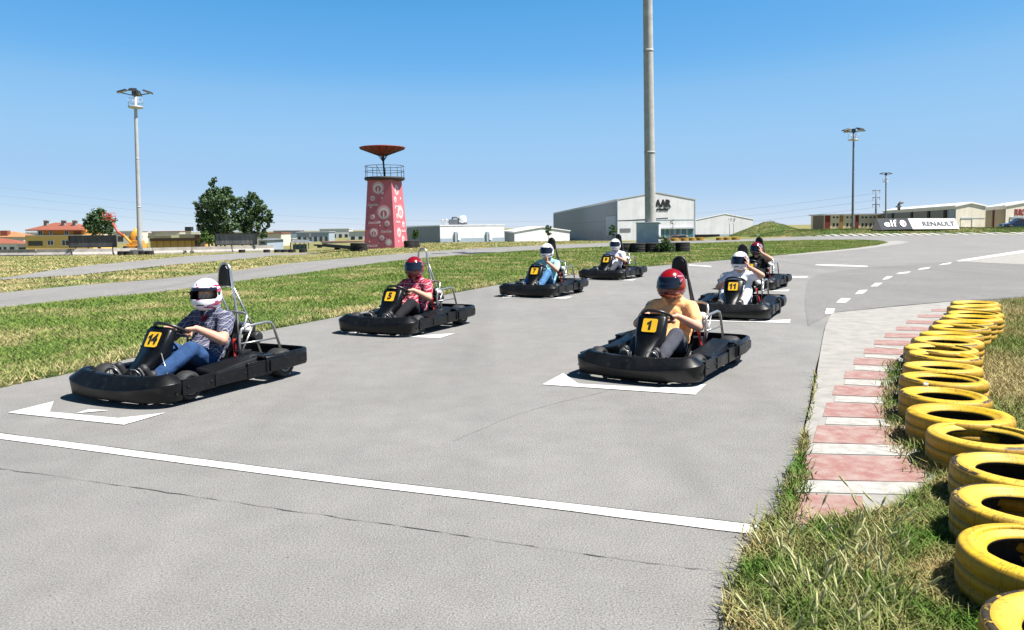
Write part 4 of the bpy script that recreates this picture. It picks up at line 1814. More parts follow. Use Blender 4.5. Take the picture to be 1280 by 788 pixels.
def panel(name, m, w, h, t, mat, parent, zshift=0, bev=0):
    mb = MB()
    mb.box((0, 0, t / 2), (w, h, t))
    o = part(name, mb, mat, None, bev)
    o.parent = parent
    o.matrix_local = Matrix.Translation(-Vector(parent.location)) @ m
    return o


def along(P0, P1, px, py=290):
    """distance along ground line P0->P1 at which picture column px falls"""
    best, bs = 1e9, 0
    A = Vector((P0[0], P0[1], 0)); B = Vector((P1[0], P1[1], 0))
    L = (B - A).length
    for i in range(2001):
        p = A.lerp(B, i / 2000)
        e = abs(P(px, py, p.y).x - p.x)
        if e < best:
            best, bs = e, L * i / 2000
    return bs


def leaves_mesh(mb, blobs, n, size, squash=1.0):
    tot = sum(r[3] ** 2 for r in blobs)
    for (bx, by, bz, br) in blobs:
        k = int(n * br * br / tot)
        # a blob is itself made of clumps so that sky shows between
        cl = []
        for _ in range(max(5, int(k / 48))):
            d = Vector((random.gauss(0, 1), random.gauss(0, 1), random.gauss(0, 1))).normalized()
            rr = br * random.uniform(.25, 1.0)
            cl.append((Vector((bx, by, bz)) + Vector((d.x, d.y, d.z * squash)) * rr, br * random.uniform(.20, .42)))
        for i in range(k):
            c, cr = cl[i % len(cl)]
            p = c + Vector((random.gauss(0, .55), random.gauss(0, .55), random.gauss(0, .5))) * cr
            nrm = (Vector((random.gauss(0, 1), random.gauss(0, 1), random.gauss(0, 1) + .5))).normalized()
            u = nrm.orthogonal().normalized()
            v = nrm.cross(u)
            a = random.uniform(0, 6.28)
            u, v = u * math.cos(a) + v * math.sin(a), v * math.cos(a) - u * math.sin(a)
            s = size * random.uniform(.6, 1.25)
            mb.add([p - u * s * .5, p + v * s * .28, p + u * s * .55, p - v * s * .28], [(0, 1, 2, 3)])


def m_leaf(name, lo, hi):
    t = NT(name)
    co = t.coord()
    n = t.noise(1.1, 4, .7, co)
    k = t.noise(23, 1, .8, co)
    f = t.math('ADD', t.math('MULTIPLY', n, .5), t.math('MULTIPLY', k, .5))
    t.base(t.ramp(f, [(.35, lo), (.65, hi)]))
    t.set(.6, 0, .3)
    return t.m


M['leaf_dark'] = m_leaf('dark_foliage', (.024, .052, .023), (.105, .17, .065))
M['leaf_mid'] = m_leaf('mid_foliage', (.025, .06, .015), (.085, .15, .035))
M['leaf_light'] = m_leaf('light_foliage', (.05, .10, .02), (.14, .22, .05))


def tree(label, base, blobs, trunks, n, size, mat, group=None, name='tree'):
    """blobs and trunks are given relative to the base, in metres"""
    root = empty(name, base)
    tag(root, label, 'tree' if name == 'tree' else 'bush', group)
    mb = MB()
    for (pts, r) in trunks:
        pts = smooth_poly(pts, 4)
        mb.tube(pts, [r * (1 - .75 * i / (len(pts) - 1)) for i in range(len(pts))], 7)
    part('trunk', mb, M['bark'], root)
    mb = MB()
    leaves_mesh(mb, blobs, n, size)
    part('crown', mb, mat, root, recalc=False)
    return root


def mast(name, label, px, Y, py_top, rb, rt_, py_head, arm, mat, plat=None, px_top=0, lean=0.0, group=None, heads=True, dark=None, lamps=4):
    g = at(px, Y)
    zt = zat(px + lean, py_top, Y) - g.z
    zh = zat(px + lean, py_head, Y) - g.z
    dx = P(px_top, py_top, Y).x - g.x
    root = empty(name, g)
    tag(root, label, 'light mast', group)
    mb = MB()
    k = 10
    pts = [(dx * i / k, 0, zh * i / k - .0) for i in range(k + 1)]
    mb.tube(pts, [rb + (rt_ - rb) * i / k for i in range(k + 1)], 16)
    for i in (3, 6):
        mb.lathe([(rb + (rt_ - rb) * i / k + .012, -.06), (rb + (rt_ - rb) * i / k + .012, .06)], 16, pts[i])
    part('pole', mb, mat, root)
    if plat:
        zp = zat(px + lean, plat, Y) - g.z
        pr = arm * .42
        mb = MB()
        mb.lathe([(rt_ + .02, -.22), (pr, -.10), (pr + .03, 0), (pr, .06), (rt_, .06)], 20, (dx, 0, zp))
        part('service_platform', mb, M['galv'], root)
        mb = MB()
        for zz in (.45, .9):
            mb.tube([(dx + pr * math.cos(a), pr * math.sin(a), zp + zz) for a in [2 * PI * j / 20 for j in range(20)]], .018, 5, True)
        for j in range(8):
            a = 2 * PI * j / 8
            mb.tube([(dx + pr * math.cos(a), pr * math.sin(a), zp), (dx + pr * math.cos(a), pr * math.sin(a), zp + .9)], .016, 5)
        part('railing', mb, M['galv'], root)
    mb = MB()
    for j in range(lamps):
        a = 2 * PI * j / lamps + .25
        mb.tube([(dx, 0, zh - .25), (dx + arm * .8 * math.cos(a), arm * .8 * math.sin(a), zh + .05)], .05, 6)
    mb.box((dx, 0, zh + .12), (.5, .5, .5))
    part('lamp_bracket', mb, M['darksteel'], root)
    for j in range(lamps):
        a = 2 * PI * j / lamps + .25
        Rm = Matrix.Rotation(a, 3, 'Z') @ Matrix.Rotation(R_(18), 3, 'Y')
        mb = MB()
        mb.box((dx + arm * .72 * math.cos(a), arm * .72 * math.sin(a), zh + .22), (arm * .58, arm * .42, .14), Rm, taper=(.85, .85))
        lp = part('floodlight', mb, M['darksteel'], root)
        mb = MB()
        mb.box((dx + arm * .72 * math.cos(a) - .0, arm * .72 * math.sin(a), zh + .12), (arm * .5, arm * .34, .03), Rm)
        part('lamp_lens', mb, M['galv'], lp)
    return root, g


def box_base(root, g, w, d, z0, z1, mat):
    mb = MB()
    mb.box((0, 0, (z0 + z1) / 2), (w, d, z1 - z0))
    return part('base_block', mb, mat, root, .02)


old_tyre = tyre_mesh('tyre', .42, .26, M['oldrubber'], .55, n=22)


def old_stack(spots, label_fn, group, n=2):
    for i, (x, y, z, s) in enumerate(spots):
        for k in range(n):
            o = link('tyre', old_tyre)
            o.location = (x + random.uniform(-.03, .03), y + random.uniform(-.03, .03), z + k * .262 * s)
            o.scale = (s, s, s)
            o.rotation_euler = (0, 0, random.uniform(0, 6))
            tag(o, label_fn(i, k), 'tyre', group)


# ------------------------------------------------------------------ masts
M['mastwhite'] = simple('pale_mast_steel', (.42, .42, .42), .5, .1, var=.08, scale=1.5)
M['mastdark'] = simple('dark_grey_mast', (.16, .17, .18), .6, .2, var=.12, scale=1.5)  # plain dark grey, also used on far roofs and posts
root, g = mast('light_mast', 'pale floodlight mast with round platform standing left by the concrete barrier', 174.5, 82, 112, .27, .155, 117, 1.75, M['mastwhite'], plat=134, px_top=168.6)
box_base(root, g, 1.5, 1.5, -.3, .55, M['concrete'])
names = ['left', 'right']
for i, dxx in enumerate((-1.5, -.75, .75, 1.5)):
    o = link('tyre', old_tyre)
    o.location = (g.x + dxx, g.y - 1.0, g.z - .02)
    o.scale = (1.0, 1.0, 1.7)
    tag(o, ['leftmost black tyre at the foot of the pale left mast', 'second black tyre from the left at the foot of the pale left mast', 'third black tyre from the left at the foot of the pale left mast', 'rightmost black tyre at the foot of the pale left mast'][i], 'tyre', 'black tyres round the left mast')

# tall concrete pole in the middle; its head is above the picture
g = at(813, 41, 318)
root, _ = mast('light_mast', 'tall grey concrete pole on a pale block, rising out of the picture', 813.5, 41, -120, .30, .23, -110, 1.9, M['polecon'], plat=-60, px_top=808.2)
zb_top = zat(812, 279.5, 41) - g.z
mb = MB()
Rm = Matrix.Rotation(R_(-17), 3, 'Z')
mb.box((-.10, .1, zb_top / 2 - .1), (1.20, 1.0, zb_top + .2), Rm)
part('base_block', mb, simple('base_block_paint', (.50, .52, .52), .7, var=.12, scale=2), root, .015)
mb = MB()
mb.box((-.10, .1, zb_top + .035), (1.27, 1.07, .07), Rm)
part('base_cap', mb, M['galv'], root, .01)
spots = []
for i, dxx in enumerate((-1.55, -.85, -.1, .75, 1.5)):
    spots.append((g.x + dxx, g.y - .95 + (.15 if i in (0, 4) else 0), g.z, 1.0))
old_stack(spots, lambda i, k: ['black tyre %s in the %s stack at the tall concrete pole' % (('below', 'on top')[k], s) for s in ('leftmost', 'second left', 'middle', 'second right', 'rightmost')][i], 'black tyres round the tall pole')
tree('leafy green bush growing over black tyres at the tall pole foot', (g.x + .45, g.y - 1.55, 0), [(0, 0, .45, .42), (-.15, 0, .8, .28), (.25, -.05, .3, .36), (-.3, 0, .3, .28)], [([(0, 0, 0), (0, 0, .4), (-.1, 0, .8)], .02)], 1700, .075, M['leaf_mid'], name='bush')

root, g = mast('light_mast', 'dark floodlight mast with platform rising behind the grassy bank on the right', 1065.5, 130, 160, .21, .14, 164, 2.1, M['mastdark'], plat=175, px_top=1067.2)
root, g = mast('light_mast', 'thin far light mast with two lamps left of the cream warehouse', 1107, 190, 216, .2, .14, 218, 1.7, M['mastdark'], plat=227, px_top=1107.5, lamps=2)

# power pylon with three crossarms
Y = 210
g = at(1094, Y)
pyl = empty('power_pole', g)
tag(pyl, 'dark power pole with three crossarms beside the far light mast', 'power pole')
zt = zat(1094, 237, Y) - g.z
mb = MB()
mb.tube([(0, 0, 0), (0, 0, zt)], [.32, .2], 8)
part('pole', mb, M['mastdark'], pyl)
for py_ in (238.5, 247.3, 256):
    z = zat(1094, py_, Y) - g.z
    mb = MB()
    mb.box((0, 0, z), (2.1, .25, .22))
    for s in (-1, 1):
        mb.tube([(s * .95, 0, z), (s * .95, 0, z - .75)], .05, 5)
    part('crossarm', mb, M['mastdark'], pyl)
M['wire'] = simple('power_cable', (.20, .22, .25), .6, var=.05)
wires = [([(-60, 228), (0, 234.5), (247, 262), (380, 271), (520, 276), (660, 277), (800, 272), (940, 261), (1094, 242)], 'uppermost thin power cable sagging across the sky'),
         ([(-60, 240), (0, 245), (240, 269.5), (380, 278), (520, 282), (660, 283), (800, 279), (940, 269.5), (1094, 250.5)], 'middle thin power cable sagging across the sky'),
         ([(-60, 249), (0, 255), (250, 281), (380, 289), (520, 291), (660, 290), (800, 286), (940, 277), (1094, 259.5)], 'lowest thin power cable sagging across the sky')]
for pts, lab in wires:
    mb = MB()
    q = smooth_poly([tuple(P(x, y, 300 if x < 1000 else 210)) for x, y in pts], 6)
    mb.tube(q, .030, 5)
    tag(part('power_cable', mb, M['wire']), lab, 'power cable', 'power cables')

# ------------------------------------------------------------------ concrete barrier, field clutter
bp = [GT(-70, 321.3), GT(0, 320.2), GT(46, 319.8), GT(90, 319.3), GT(141, 318.5), GT(190, 317.5), GT(240, 316.3), GT(290, 315), GT(342, 313.6)]
bw = empty('concrete_barrier', bp[0])
tag(bw, 'long low pale concrete barrier along the far left field', 'barrier wall')
for a, b in zip(bp[:-1], bp[1:]):
    mb = MB()
    d = (b - a).normalized()
    n = Vector((-d.y, d.x, 0)) * .14
    a2, b2 = a + d * .05 - bp[0], b - d * .05 - bp[0]
    h0 = .72
    rings = []
    for p_ in (a2, b2):
        rings.append([tuple(p_ - n * 2 + Vector((0, 0, -.3))), tuple(p_ - n * 2 + Vector((0, 0, .1))), tuple(p_ - n * .7 + Vector((0, 0, .35))), tuple(p_ - n * .6 + Vector((0, 0, h0))),
                      tuple(p_ + n * .6 + Vector((0, 0, h0))), tuple(p_ + n * .7 + Vector((0, 0, .35))), tuple(p_ + n * 2 + Vector((0, 0, .1))), tuple(p_ + n * 2 + Vector((0, 0, -.3)))])
    mb.loft(rings, smooth=False)
    part('barrier_panel', mb, simple('barrier_concrete', (.36, .33, .305), .9, var=.14, scale=1.6, bump=.2, bscale=10), bw)

# dark scattered tyres on the far field
for i, (a, lab) in enumerate([(302.5, 'lone dark tyre on the far field in front of the second grey billboard'), (333.5, 'dark tyre at the left of the short line right of the barrier end'), (347, 'second dark tyre in the short line right of the barrier end'),
                              (356, 'third dark tyre in the short line right of the barrier end'), (365, 'fourth dark tyre in the short line right of the barrier end'), (379, 'last dark tyre in the short line, toward the red tower')]):
    g = GT(a, 315.8)
    o = link('tyre', old_tyre)
    o.location = g
    o.scale = (.95, .95, 1.3)
    tag(o, lab, 'tyre', 'dark tyres scattered on the far field')

# dark low platform trailer left of the tower
g0, g1 = GT(395, 313.2), GT(458, 311.2)
Yt = (g0.y + g1.y) / 2
tr = empty('timber_stack', (g0 + g1) / 2)
tag(tr, 'long black beam lying on the ground left of the red tower', 'beam')
L = (g1 - g0).length
an = math.atan2(g1.y - g0.y, g1.x - g0.x)
tr.rotation_euler = (0, 0, an)
mb = MB()
mb.box((0, 0, .26), (L, .5, .16)); mb.box((L * .1, .05, .40), (L * .8, .4, .12))
part('beam', mb, M['oldrubber'], tr)
for s in (-.4, 0, .35):
    mb = MB()
    mb.box((L * s, 0, .09), (.3, .5, .18))
    part('support_block', mb, M['oldrubber'], tr)

# ------------------------------------------------------------------ red tower
TY = 62.0
tg = at(483, TY, 308)
tg.z = terr(tg.x, TY)
tw = empty('red_tower', tg)
tag(tw, 'tapered red tower with bubble prints, a railed platform and a dish canopy on top', 'tower')
zt = zat(481, 224.5, TY) - tg.z
sb_, st_ = 1.34, 1.03
rotz = R_(-15)


def tp(u, v, side):
    """point on a tower face: u 0..1 across, v 0..1 up; side 0 = left face, 1 = right face"""
    h_ = sb_ + (st_ - sb_) * v
    a = rotz + (0 if side == 0 else PI / 2)
    c, s = math.cos(a), math.sin(a)
    x, y = -h_ + 2 * h_ * u, -h_
    return Vector((c * x - s * y, s * x + c * y, zt * v))


M['tower_red'] = simple('sun_faded_red_panel', (.46, .115, .14), .6, var=.06, scale=.8)
M['bub1'] = simple('bubble_halo_pink', (.54, .22, .24), .6, var=.05)
M['bub2'] = simple('bubble_pale_pink', (.60, .40, .40), .6, var=.05)
M['bub3'] = simple('bubble_white', (.70, .62, .60), .6, var=.03)
M['rust'] = simple('dark_red_canopy', (.22, .026, .016), .65, var=.2, scale=4)
mb = MB()
rings = []
for v in (-.06, 1.0):
    h_ = sb_ + (st_ - sb_) * v
    r = []
    for cx_, cy_ in ((-1, -1), (1, -1), (1, 1), (-1, 1)):
        c, s = math.cos(rotz), math.sin(rotz)
        r.append((c * cx_ * h_ - s * cy_ * h_, s * cx_ * h_ + c * cy_ * h_, zt * v))
    rings.append(r)
mb.loft(rings, smooth=False)
part('wall', mb, M['tower_red'], tw, .015)
for side, bl in ((0, [(.45, .87, .23, 1), (.24, .72, .10, 1), (.66, .51, .26, 1), (.25, .45, .10, 1), (.77, .35, .11, 1), (.31, .22, .17, 1), (.58, .145, .11, 1), (.18, .59, .035, 0), (.63, .79, .045, 0), (.6, .72, .03, 0), (.5, .37, .045, 0), (.52, .32, .03, 0), (.17, .09, .03, 0), (.47, .065, .02, 0), (.73, .14, .02, 0), (.8, .075, .13, 0)]),
                 (1, [(.42, .84, .20, 1), (.25, .70, .12, 1), (.62, .52, .26, 1), (.33, .46, .10, 1), (.38, .22, .18, 1), (.78, .34, .12, 1), (.66, .12, .13, 1), (.2, .58, .04, 0), (.72, .72, .05, 0), (.3, .09, .04, 0)])):
    c0, ux, uy = tp(.5, 0, side), tp(1, 0, side) - tp(0, 0, side), tp(.5, 1, side) - tp(.5, 0, side)
    uxn = ux.normalized()
    uyn = (uy - uxn * uy.dot(uxn)).normalized()
    nn = uxn.cross(uyn)
    for (u, v, r, bottle) in bl:
        mb = MB()
        c = tp(u, v, side)
        rr = r * 2.35
        lev = [(1.0, 0, 0), (.84, 1, 0), (.66, 2, -.10), (.48, 3, -.16), (0, 3, -.16)] if bottle else [(1.0, 1, 0), (.6, 2, 0), (0, 2, 0)]
        n = 30
        vs, fs, mi = [], [], []
        for k, (f, _, oy) in enumerate(lev):
            for j in range(n):
                p = c + uyn * (oy * rr) + (uxn * math.cos(2 * PI * j / n) + uyn * math.sin(2 * PI * j / n)) * rr * max(f, .002)
                # keep the print on its panel
                q = p - c0
                half = (sb_ + (st_ - sb_) * max(0, min(1, q.dot(uyn) / uy.length))) - .03
                q = uxn * max(-half, min(half, q.dot(uxn))) + uyn * max(.03, min(uy.length - .03, q.dot(uyn)))
                vs.append(c0 + q + nn * (.004 + .003 * k))
        for k in range(len(lev) - 1):
            o_ = len(mb.f)
            mb.add(vs[k * n:(k + 2) * n], [(j, (j + 1) % n, n + (j + 1) % n, n + j) for j in range(n)], False, lev[k][1])
        if bottle:
            cc = c + uyn * (-rr * .18) + nn * .022
            R2 = rr * .46
            sil = [(-.22, -.9), (.22, -.9), (.24, -.3), (.16, 0), (.22, .22), (.08, .55), (.08, .88), (-.08, .88), (-.08, .55), (-.22, .22), (-.16, 0), (-.24, -.3)]
            mb.add([cc + (uxn * a_ + uyn * b_) * R2 for a_, b_ in sil], [tuple(range(len(sil)))], False, 2)
        bp_ = part('bubble_print', mb, [M['bub1'], M['bub2'], M['bub3'], M['tower_red']], tw, recalc=False)
        bm = bmesh.new(); bm.from_mesh(bp_.data); bmesh.ops.remove_doubles(bm, verts=bm.verts[:], dist=1e-5); bm.to_mesh(bp_.data); bm.free()
    for (u, v, sz) in ([(.25, .625, .26), (.29, .365, .26), (.73, .235, .26), (.27, .03, .26)] if side == 0 else [(.33, .60, .24), (.35, .375, .24), (.72, .24, .24)]):
        t = link('lettering', text_mesh('lettering', 'Coca-Cola', sz, M['bub3'], .25, .002, .006, xs=.8), tw)
        m = Matrix((uxn, uyn, nn)).transposed().to_4x4()
        m.translation = tp(u, v, side) + nn * .02
        t.matrix_local = m
pr = 1.62
mb = MB()
mb.lathe([(pr - .12, -.14), (pr, -.06), (pr, .10), (pr - .05, .12)], 32, (0, 0, zt + .04))
part('platform', mb, simple('dark_platform_edge', (.030, .022, .024), .7), tw)
mb = MB()
for zz in (.12 + .05, .52, .95):
    if zz > .2:
        mb.tube([((pr - .06) * math.cos(a), (pr - .06) * math.sin(a), zt + .1 + zz) for a in [2 * PI * j / 32 for j in range(32)]], .022, 6, True)
for j in range(9):
    a = 2 * PI * j / 9 + .3
    mb.tube([((pr - .06) * math.cos(a), (pr - .06) * math.sin(a), zt + .1), ((pr - .06) * math.cos(a), (pr - .06) * math.sin(a), zt + 1.05)], .022, 6)
a = 2 * PI * 6 / 9 + .3
mb.tube([((pr - .06) * math.cos(a), (pr - .06) * math.sin(a), zt + 1.0), (-.2, -.1, zt + .2)], .018, 5)
part('railing', mb, M['darksteel'], tw)
zc0, zc1 = zat(481, 195.5, TY) - tg.z, zat(479, 185.3, TY) - tg.z
mb = MB()
mb.tube([(0, 0, zt), (-.10, 0, zc0 + .1)], .075, 10)
for j in range(6):
    a = 2 * PI * j / 6
    mb.tube([(-.09, 0, zc0 - .45), (-.10 + .42 * math.cos(a), .42 * math.sin(a), zc0 + .13)], .03, 5)
part('canopy_post', mb, M['darksteel'], tw)
mb = MB()
mb.lathe([(.12, zc0), (.6, zc0 + .16), (1.80, zc1 - .04), (1.86, zc1 + .02), (1.80, zc1 + .06), (.9, zc1 + .17), (.05, zc1 + .24)], 40, (-.13, 0, 0))
cano = part('canopy', mb, M['rust'], tw)
mb = MB()
for j in range(16):
    a = 2 * PI * j / 16
    mb.tube([(-.13 + .3 * math.cos(a), .3 * math.sin(a), zc0 + .03), (-.13 + 1.8 * math.cos(a), 1.8 * math.sin(a), zc1 - .06)], .025, 5)
part('canopy_rib', mb, M['darksteel'], cano)
# black tyres and scraps round the foot
spots = [(GT(446, 314), 1.15), (GT(452, 313.6), 1.05), (GT(512, 309.8), 1.0), (GT(518, 309.5), 1.0)]
old_stack([(p.x, p.y, p.z, s) for p, s in spots], lambda i, k: ['black tyre %s of the outer left stack by the red tower' % ('at the bottom', 'on top')[k], 'black tyre %s of the inner left stack by the red tower' % ('at the bottom', 'on top')[k],
          'black tyre %s of the stack touching the tower on its right' % ('at the bottom', 'on top')[k], 'black tyre %s of the outer right stack by the tower' % ('at the bottom', 'on top')[k]][i], 'black tyres round the red tower')
g = at(519, 76)
sc_ = 76 / F
tree('small round topped young tree just right of the red tower', g, [(0, 0, zat(519, 294, 76) - g.z, 5.2 * sc_), (.1, 0, zat(519, 291, 76) - g.z, 3.5 * sc_)], [([(0, 0, 0), (0, 0, .6), (.02, 0, 1.0)], .05)], 1500, .14, M['leaf_mid'])

# ------------------------------------------------------------------ houses far left
def z1(x, y):
    return x / 6.4, 255 + y / 6.4


def hfb(mb, zx0, zx1, zy0, zy1, Y, d, mi=0, out=0.0, bottom=None):
    a, b = z1(zx0, zy0)
    c, e = z1(zx1, zy1)
    return fb(mb, a, c, b, e, Y, d, mi, out, bottom)


M['ochre'] = simple('yellow_ochre_render', (.74, .48, .15), .85, var=.06, scale=1)
M['orange'] = simple('orange_render', (.62, .26, .05), .85, var=.06, scale=1)
M['tile_red'] = simple('red_clay_tiles', (.25, .075, .045), .85, var=.15, scale=3, bump=.4, bscale=12)
M['tile_orange'] = simple('orange_clay_tiles', (.38, .17, .075), .85, var=.12, scale=3)
HY = 190
hb = at(75, HY)
hz = -4.0
house = empty('apartment_house', (hb.x, HY, hz))
tag(house, 'orange and yellow three storey house with red hipped roof behind the barrier', 'house')


def hp_(name, mb, mat, parent=None, bev=0):
    """meshes are built in world coordinates, then moved into the house's frame"""
    me = mb.mesh(name, mat if isinstance(mat, (list, tuple)) else [mat], True)
    par = parent or house
    wpos = Vector(par.location) if par.parent is None else Vector((0, 0, 0))
    root_ = par if par.parent is None else par.parent
    me.transform(Matrix.Translation(-Vector(root_.location)))
    return link(name, me, par, bev)


mb = MB(); hfb(mb, 205, 745, 255, 400, HY, 9, bottom=hz); hp_('lower_wall', mb, M['ochre'])
mb = MB(); hfb(mb, 300, 690, 196, 252, HY + .6, 7.5); hp_('upper_wall', mb, M['orange'])
mb = MB(); hfb(mb, 200, 748, 249, 256, HY - .15, 9.3); hp_('floor_band', mb, M['cream'])
mb = MB()
ex0, ey = z1(200, 208); ex1, _ = z1(664, 208)
rx0, ry = z1(440, 150); rx1, _ = z1(590, 150)
A0, A1 = P(ex0, ey, HY - .6), P(ex1, ey, HY - .6)
B0, B1 = A0 + Vector((0, 10, 0)), A1 + Vector((0, 10, 0))
R0, R1 = P(rx0, ry, HY + 4.4), P(rx1, ry, HY + 4.4)
mb.add([A0, A1, B1, B0, R0, R1] + [v - Vector((0, 0, .25)) for v in (A0, A1, B1, B0)], [(0, 1, 5, 4), (1, 2, 5), (2, 3, 4, 5), (3, 0, 4), (0, 6, 7, 1), (1, 7, 8, 2), (2, 8, 9, 3), (3, 9, 6, 0), (6, 9, 8, 7)])
rf = hp_('roof', mb, M['tile_red'])
for zx in (362, 502, 592):
    mb = MB(); hfb(mb, zx - 13, zx + 13, 138, 185, HY + 2.2, .9); hfb(mb, zx - 17, zx + 17, 132, 139, HY + 2.0, 1.3)
    hp_('chimney', mb, M['concrete'], rf)
for (a, b, c, d) in ((305, 345, 214, 250), (394, 424, 212, 247), (514, 552, 209, 246)):
    mb = MB(); hfb(mb, a, b, c, d, HY + .6, .1, 0, .05); wn = hp_('window', mb, M['white'])
    mb = MB(); hfb(mb, a + 5, (a + b) / 2 - 2, c + 5, d - 4, HY + .6, .02, 0, .10); hfb(mb, (a + b) / 2 + 2, b - 5, c + 5, d - 4, HY + .6, .02, 0, .10); hp_('pane', mb, M['glass'], wn)
for (a, b, c, d) in ((380, 430, 290, 332), (495, 553, 288, 336)):
    mb = MB(); hfb(mb, a, b, c, d, HY, .1, 0, .05); wn = hp_('window', mb, M['white'])
    mb = MB(); hfb(mb, a + 5, (a + b) / 2 - 3, c + 5, d - 4, HY, .02, 0, .10); hfb(mb, (a + b) / 2 + 3, b - 5, c + 5, d - 4, HY, .02, 0, .10); hp_('pane', mb, M['glass'], wn)
mb = MB(); hfb(mb, 225, 342, 297, 336, HY, .06, 0, .02); hp_('balcony_opening', mb, M['glass'])
mb = MB(); hfb(mb, 590, 640, 205, 250, HY + .3, .3); hp_('stair_panel', mb, M['tile_red'])
mb = MB()
for k in range(9):
    hfb(mb, 206 + k * 11, 208 + k * 11, 226, 250, HY - .1, .05)
hfb(mb, 204, 300, 224, 228, HY - .1, .06)
hp_('balcony_rail', mb, M['galv'])

house = empty('roofed_house', (at(10, 205).x, 205, -4))
tag(house, 'white house with low red tiled roof at the left picture edge', 'house')
mb = MB(); hfb(mb, -60, 130, 318, 400, 205, 8, bottom=-4); hp_('wall', mb, M['white'])
mb = MB()
A0, A1 = P(*z1(-70, 318), 204.4), P(*z1(150, 318), 204.4)
R0, R1 = P(*z1(-40, 268), 208), P(*z1(95, 285), 208)
mb.add([A0, A1, A1 + Vector((0, 8, 0)), A0 + Vector((0, 8, 0)), R0, R1], [(0, 1, 5, 4), (1, 2, 5), (2, 3, 4, 5), (3, 0, 4), (0, 3, 2, 1)])
hp_('roof', mb, M['tile_red'])
for (a, b) in ((-30, 12), (78, 115), (30, 50)):
    mb = MB(); hfb(mb, a, b, 345, 372, 205, .05, 0, .03); hp_('window', mb, M['glass'])
house = empty('roofed_house', (at(18, 225).x, 225, -4))
tag(house, 'house with orange tiled roof and red chimney block behind the white house', 'house')
mb = MB(); hfb(mb, -40, 190, 262, 400, 225, 8, bottom=-4); hp_('wall', mb, M['cream'])
mb = MB()
A0, A1 = P(*z1(-50, 264), 224.4), P(*z1(192, 264), 224.4)
R0, R1 = P(*z1(-20, 222), 229), P(*z1(120, 222), 229)
mb.add([A0, A1, A1 + Vector((0, 9, 0)), A0 + Vector((0, 9, 0)), R0, R1], [(0, 1, 5, 4), (1, 2, 5), (2, 3, 4, 5), (3, 0, 4), (0, 3, 2, 1)])
rf = hp_('roof', mb, M['tile_orange'])
mb = MB(); hfb(mb, 0, 58, 214, 258, 225.2, 1.5); hp_('chimney', mb, M['tile_red'], rf)
house = empty('shed', (at(30, 200).x, 200, -4))
tag(house, 'pale lean-to shed with dark open front between the two houses', 'shed')
mb = MB(); hfb(mb, 145, 235, 345, 400, 200, 4, bottom=-4); hp_('wall', mb, M['white'])
mb = MB(); hfb(mb, 150, 205, 348, 371, 200, .05, 0, .03); hp_('opening', mb, M['glass'])
mb = MB(); hfb(mb, 205, 243, 346, 372, 199.5, .3); hp_('blue_tarpaulin', mb, simple('blue_tarpaulin', (.03, .07, .30), .6))
mb = MB(); hfb(mb, 140, 240, 318, 346, 199, 4.6); hp_('roof', mb, M['concrete'])

# tree behind the orange house
Y = 172
g = at(122, Y)
s = Y / F
def blobz(l, px0, Y, g, k=1.0):
    return [((px - px0) * s_, random.uniform(-1, 1) * r * s_ * .5, zat(px, py, Y) - g.z, r * s_ * k) for (px, py, r) in l for s_ in (Y / F,)]
tree('dense dark tree between the orange house and the red boom lift', g, blobz([(115, 276, 8), (126, 272, 10), (134, 279, 9), (121, 285, 10), (111, 284, 7), (135, 288, 7), (126, 265, 6)], 122, Y, g), [([(0, 0, 0), (.2, 0, 2.5), (-.3, 0, 4.5)], .3), ([(.2, 0, 2.3), (1.2, 0, 4.2)], .15)], 7500, .5, M['leaf_dark'])

# boom lift
Y = 118
g = at(170, Y)
bl = empty('boom_lift', g)
tag(bl, 'red boom lift with raised basket beside the left mast', 'boom lift')
def rel(px, py, Y=Y):
    v = P(px, py, Y) - g
    return v
M['boomred'] = simple('red_orange_machine_paint', (.45, .075, .04), .5, var=.1)
M['boomyel'] = simple('orange_yellow_machine_paint', (.70, .30, .03), .5, var=.1)
mb = MB()
mb.tube([rel(168, 308), rel(154, 294)], .18, 6)
part('lower_boom', mb, M['boomyel'], bl)
mb = MB()
mb.tube([rel(156, 296), rel(147, 290), rel(139.5, 277)], [.2, .18, .15], 6)
part('upper_boom', mb, M['boomred'], bl)
mb = MB()
p = rel(136.5, 275)
mb.box(p, (1.5, 1.0, .12))
for dx_ in (-.72, 0, .72):
    for dy_ in (-.47, .47):
        mb.tube([p + Vector((dx_, dy_, 0)), p + Vector((dx_, dy_, 1.05))], .045, 5)
for zz in (.5, 1.05):
    mb.tube([p + Vector((a, b, zz)) for a, b in ((-.72, -.47), (.72, -.47), (.72, .47), (-.72, .47))], .045, 5, True)
mb.box(p + Vector((.2, -.3, .5)), (.5, .3, .7))
part('basket', mb, M['boomred'], bl)
mb = MB()
p = rel(169, 311)
mb.box(p + Vector((0, 0, .2)), (2.8, 1.8, .7))
mb.box(p + Vector((.5, 0, .85)), (1.4, 1.4, .8))
part('chassis', mb, M['boomyel'], bl, .05)
for dx_ in (-.95, .95):
    for dy_ in (-.95, .95):
        mb = MB()
        mb.lathe([(.2, -.16), (.5, -.16), (.5, .16), (.2, .16)], 16, Vector((p.x + dx_, dy_ + p.y, .45)), Matrix.Rotation(PI / 2, 3, 'X'))
        part('wheel', mb, M['rubber'], bl)
g2 = at(170, 124)
ex = empty('excavator_arm', g2)
tag(ex, 'yellow orange machine mast half hidden behind the left floodlight pole', 'machine')
mb = MB()
q0, q1, q2 = [P(a, b, 124) - g2 for a, b in ((164, 307), (165.5, 296), (171, 287))]
mb.tube([q0, q1, q2], [.35, .5, .4], 6)
part('arm', mb, M['boomyel'], ex)
mb = MB()
mb.box(P(171, 309, 124) - g2, (2.6, 1.6, 1.2))
